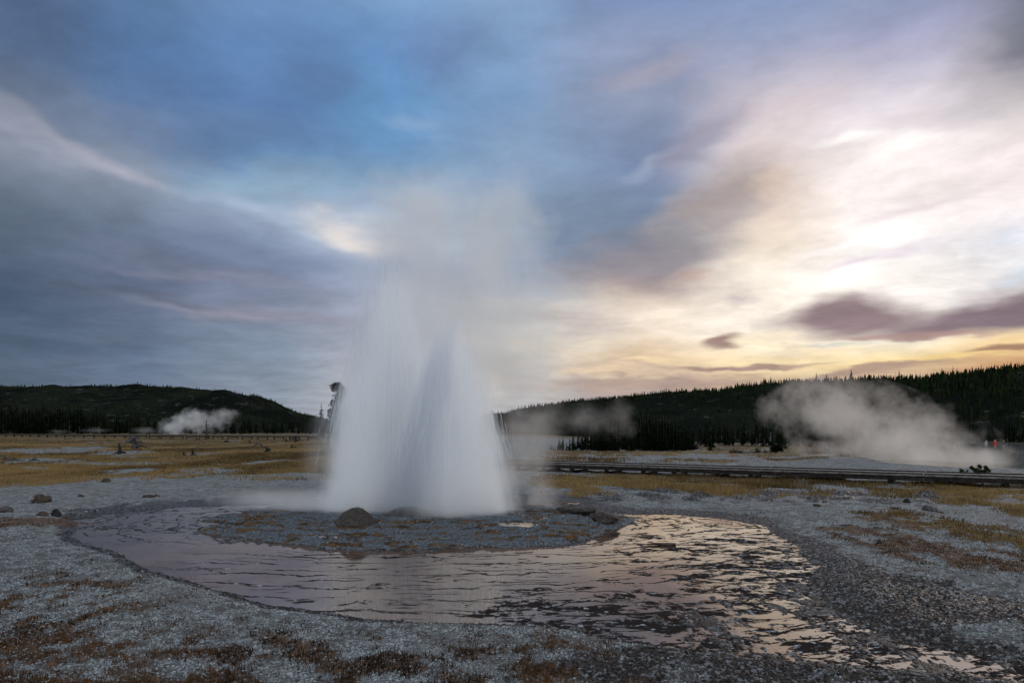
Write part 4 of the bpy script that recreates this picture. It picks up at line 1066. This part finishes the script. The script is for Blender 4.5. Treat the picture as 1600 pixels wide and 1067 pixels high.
# ------------------------------------------------------------------ steam
def plume(name, blobs, Y, dens, nscale, label, cut=.5, soft=.35, step=.2, warp=.0, det=6.0, stretch=(1, 1, 1), colr=(.97, .97, .97, 1), ani=.35, group=None, grow=1.06, rough=.6):
    """blobs: (photo column, row, half-width px, half-height px, depth offset m, depth half-size m, weight)"""
    B = []
    for (u, v, ru, rv, dy, ry, wt) in blobs:
        y = Y + dy; B.append(((u - 800) / F * y, y, H + (HY - v) / F * y, ru / F * y, ry, rv / F * y, wt))
    ox, oy, oz = B[0][0], Y, min(b[2] - b[5] for b in B)
    hp = []
    ico = bmesh.new(); bmesh.ops.create_icosphere(ico, subdivisions=2, radius=1.0)
    for b in B:
        for v_ in ico.verts: hp.append((b[0] - ox + v_.co.x * b[3] * grow, b[1] - oy + v_.co.y * b[4] * grow, max(b[2] - oz + v_.co.z * b[5] * grow, (macro(np.array([b[0]]), np.array([b[1]]))[0] + .02 - oz))))
    ico.free()
    def sh(n):
        co = n.new('ShaderNodeTexCoord').outputs['Object']
        cw = co
        if warp:
            cw = n.v('ADD', co, n.v('SCALE', n.v('SUBTRACT', n.noisec(co, nscale * .6, 2.0), (.5, .5, .5)), scale=warp))
        f = None
        for b in B:
            e = n.v('LENGTH', n.v('MULTIPLY', n.v('SUBTRACT', cw, (b[0] - ox, b[1] - oy, b[2] - oz)), (1 / b[3], 1 / b[4], 1 / b[5])))
            e = n.m('MULTIPLY', n.m('SUBTRACT', 1.0, e), b[6])
            f = e if f is None else n.new('ShaderNodeMath', {0: f, 1: e, 2: .15}, operation='SMOOTH_MAX').outputs[0]
        nz = n.noise(n.v('MULTIPLY', co, stretch), nscale, det, rough)
        f = n.m('ADD', f, n.m('MULTIPLY', n.m('SUBTRACT', nz, .5), cut * 2))
        return n.m('MULTIPLY', n.smooth(f, .05, soft + .05), dens), colr, ani
    o = vol_object(name, hp, sh, None, (ox, oy, oz), step); tag(o, label, 'steam', group); return o
plume('steam', [(655,420,120,190,0,1.6,.8),(755,395,130,125,.4,1.6,1.0),(675,345,80,95,0,1.3,.95),(800,325,60,60,.3,1.1,.8),(780,510,115,170,.6,1.6,.9),(800,470,90,80,.8,1.2,.55),(690,540,150,250,.9,1.6,.95)], 13.6, 1.15, .9,
      'soft grey steam cloud rising above and behind the erupting geyser', cut=.8, soft=1.0, step=.55, warp=.7, det=5.0)
plume('steam', [(815,720,62,110,0,.9,.8),(840,660,70,75,.3,1.0,.6),(905,652,105,40,.6,1.0,.42),(845,775,52,60,0,.9,.8),(800,590,60,110,0,.9,.55)], 13.9, 1.0, 1.6,
      'brownish mist drifting off the right side of the geyser', cut=.8, soft=.9, step=.45, warp=.5, det=5.0, colr=(.95, .90, .85, 1))
plume('steam', [(500,785,120,26,0,.9,.9),(430,780,120,24,.4,.9,.7),(560,775,60,40,.2,.8,.9)], 13.4, 1.5, 1.2,
      'low white mist lying over the pool left of the geyser foot', cut=.25, soft=.8, step=.3, det=3.0)
plume('steam', [(650,800,165,26,0,.7,.9),(770,800,60,24,0,.6,.8)], 12.9, 1.6, 1.5,
      'low splash mist wrapped round the foot of the erupting geyser', cut=.4, soft=.9, step=.4, det=3.0)
plume('falling_spray', [(520,690,52,120,0,.5,.8),(495,720,40,70,.2,.5,.6)], 13.0, .95, 5.0,
      'thin curtain of falling drops left of the geyser', cut=.35, soft=.9, step=.2, stretch=(1.6, 1.6, .12), det=3.0)
plume('steam', [(1455,716,115,30,0,5,.95),(1400,690,110,42,0,5,.9),(1330,655,80,55,0,4.5,.85),(1290,640,60,48,0,4,.7),(1275,615,55,32,1,3.5,.55),(1430,660,60,36,-1,4,.6),(1345,618,42,28,0,3,.6),(1300,596,38,20,1,3,.45),(1235,640,50,40,1,3,.45),(1300,700,60,22,0,4,.5),(1525,708,50,18,0,4,.5)], 36.0, .19, .75,
      'big billowing steam plume drifting left off the hot spring', cut=1.3, soft=.5, step=.24, warp=1.2, det=7.0, rough=.66, colr=(.96, .89, .83, 1))  # warm sunset light put into the steam's colour
plume('steam', [(270,668,24,17,0,6,1.),(283,658,16,18,0,5,1.)], 262.0, .20, .42, 'small bright steam puff low at the left end of the far plumes', cut=.9, soft=.8, step=.12, warp=1.5, det=5.)
plume('steam', [(306,658,28,26,0,6,1.),(328,658,34,20,0,5,.9),(352,648,26,16,0,4,.7)], 268.0, .13, .36, 'rounded steam puff drifting right from the middle of the far plumes', cut=.9, soft=.7, step=.15, warp=3., det=5.)
plume('steam', [(225,672,30,8,0,4,.7),(150,672,32,6,0,4,.55),(90,674,20,5,0,3,.5)], 265.0, .05, .3, 'faint low steam in front of the left forest edge', cut=.4, soft=.6, step=.1, det=4.)
plume('steam', [(1245,782,16,26,0,.4,.8),(1250,755,20,22,0,.4,.6)], 15.5, .35, 2.2, 'thin wisp of steam rising from the pale ground above the orange grass', cut=.35, soft=.9, step=.25, det=4.)
plume('steam', [(1140,725,12,14,0,.6,.8),(1135,712,14,12,0,.6,.6)], 28.0, .2, 1.2, 'faint wisp of steam beyond the near boardwalk', cut=.35, soft=.9, step=.25, det=4.)
# glint of river beyond the right-hand meadow
pts = [at(u, v) for u, v in [(1075,704),(1085,701.5),(1098,701.5),(1104,699),(1100,697.5),(1120,697),(1118,699),(1110,700),(1106,703),(1090,704.5)]]
zr = float(macro(np.array([pts[0].x]), np.array([pts[0].y]))[0]) + .05
o = sheet('river', [(p.x, p.y) for p in pts], zr, m_water); tag(o, kind='structure')
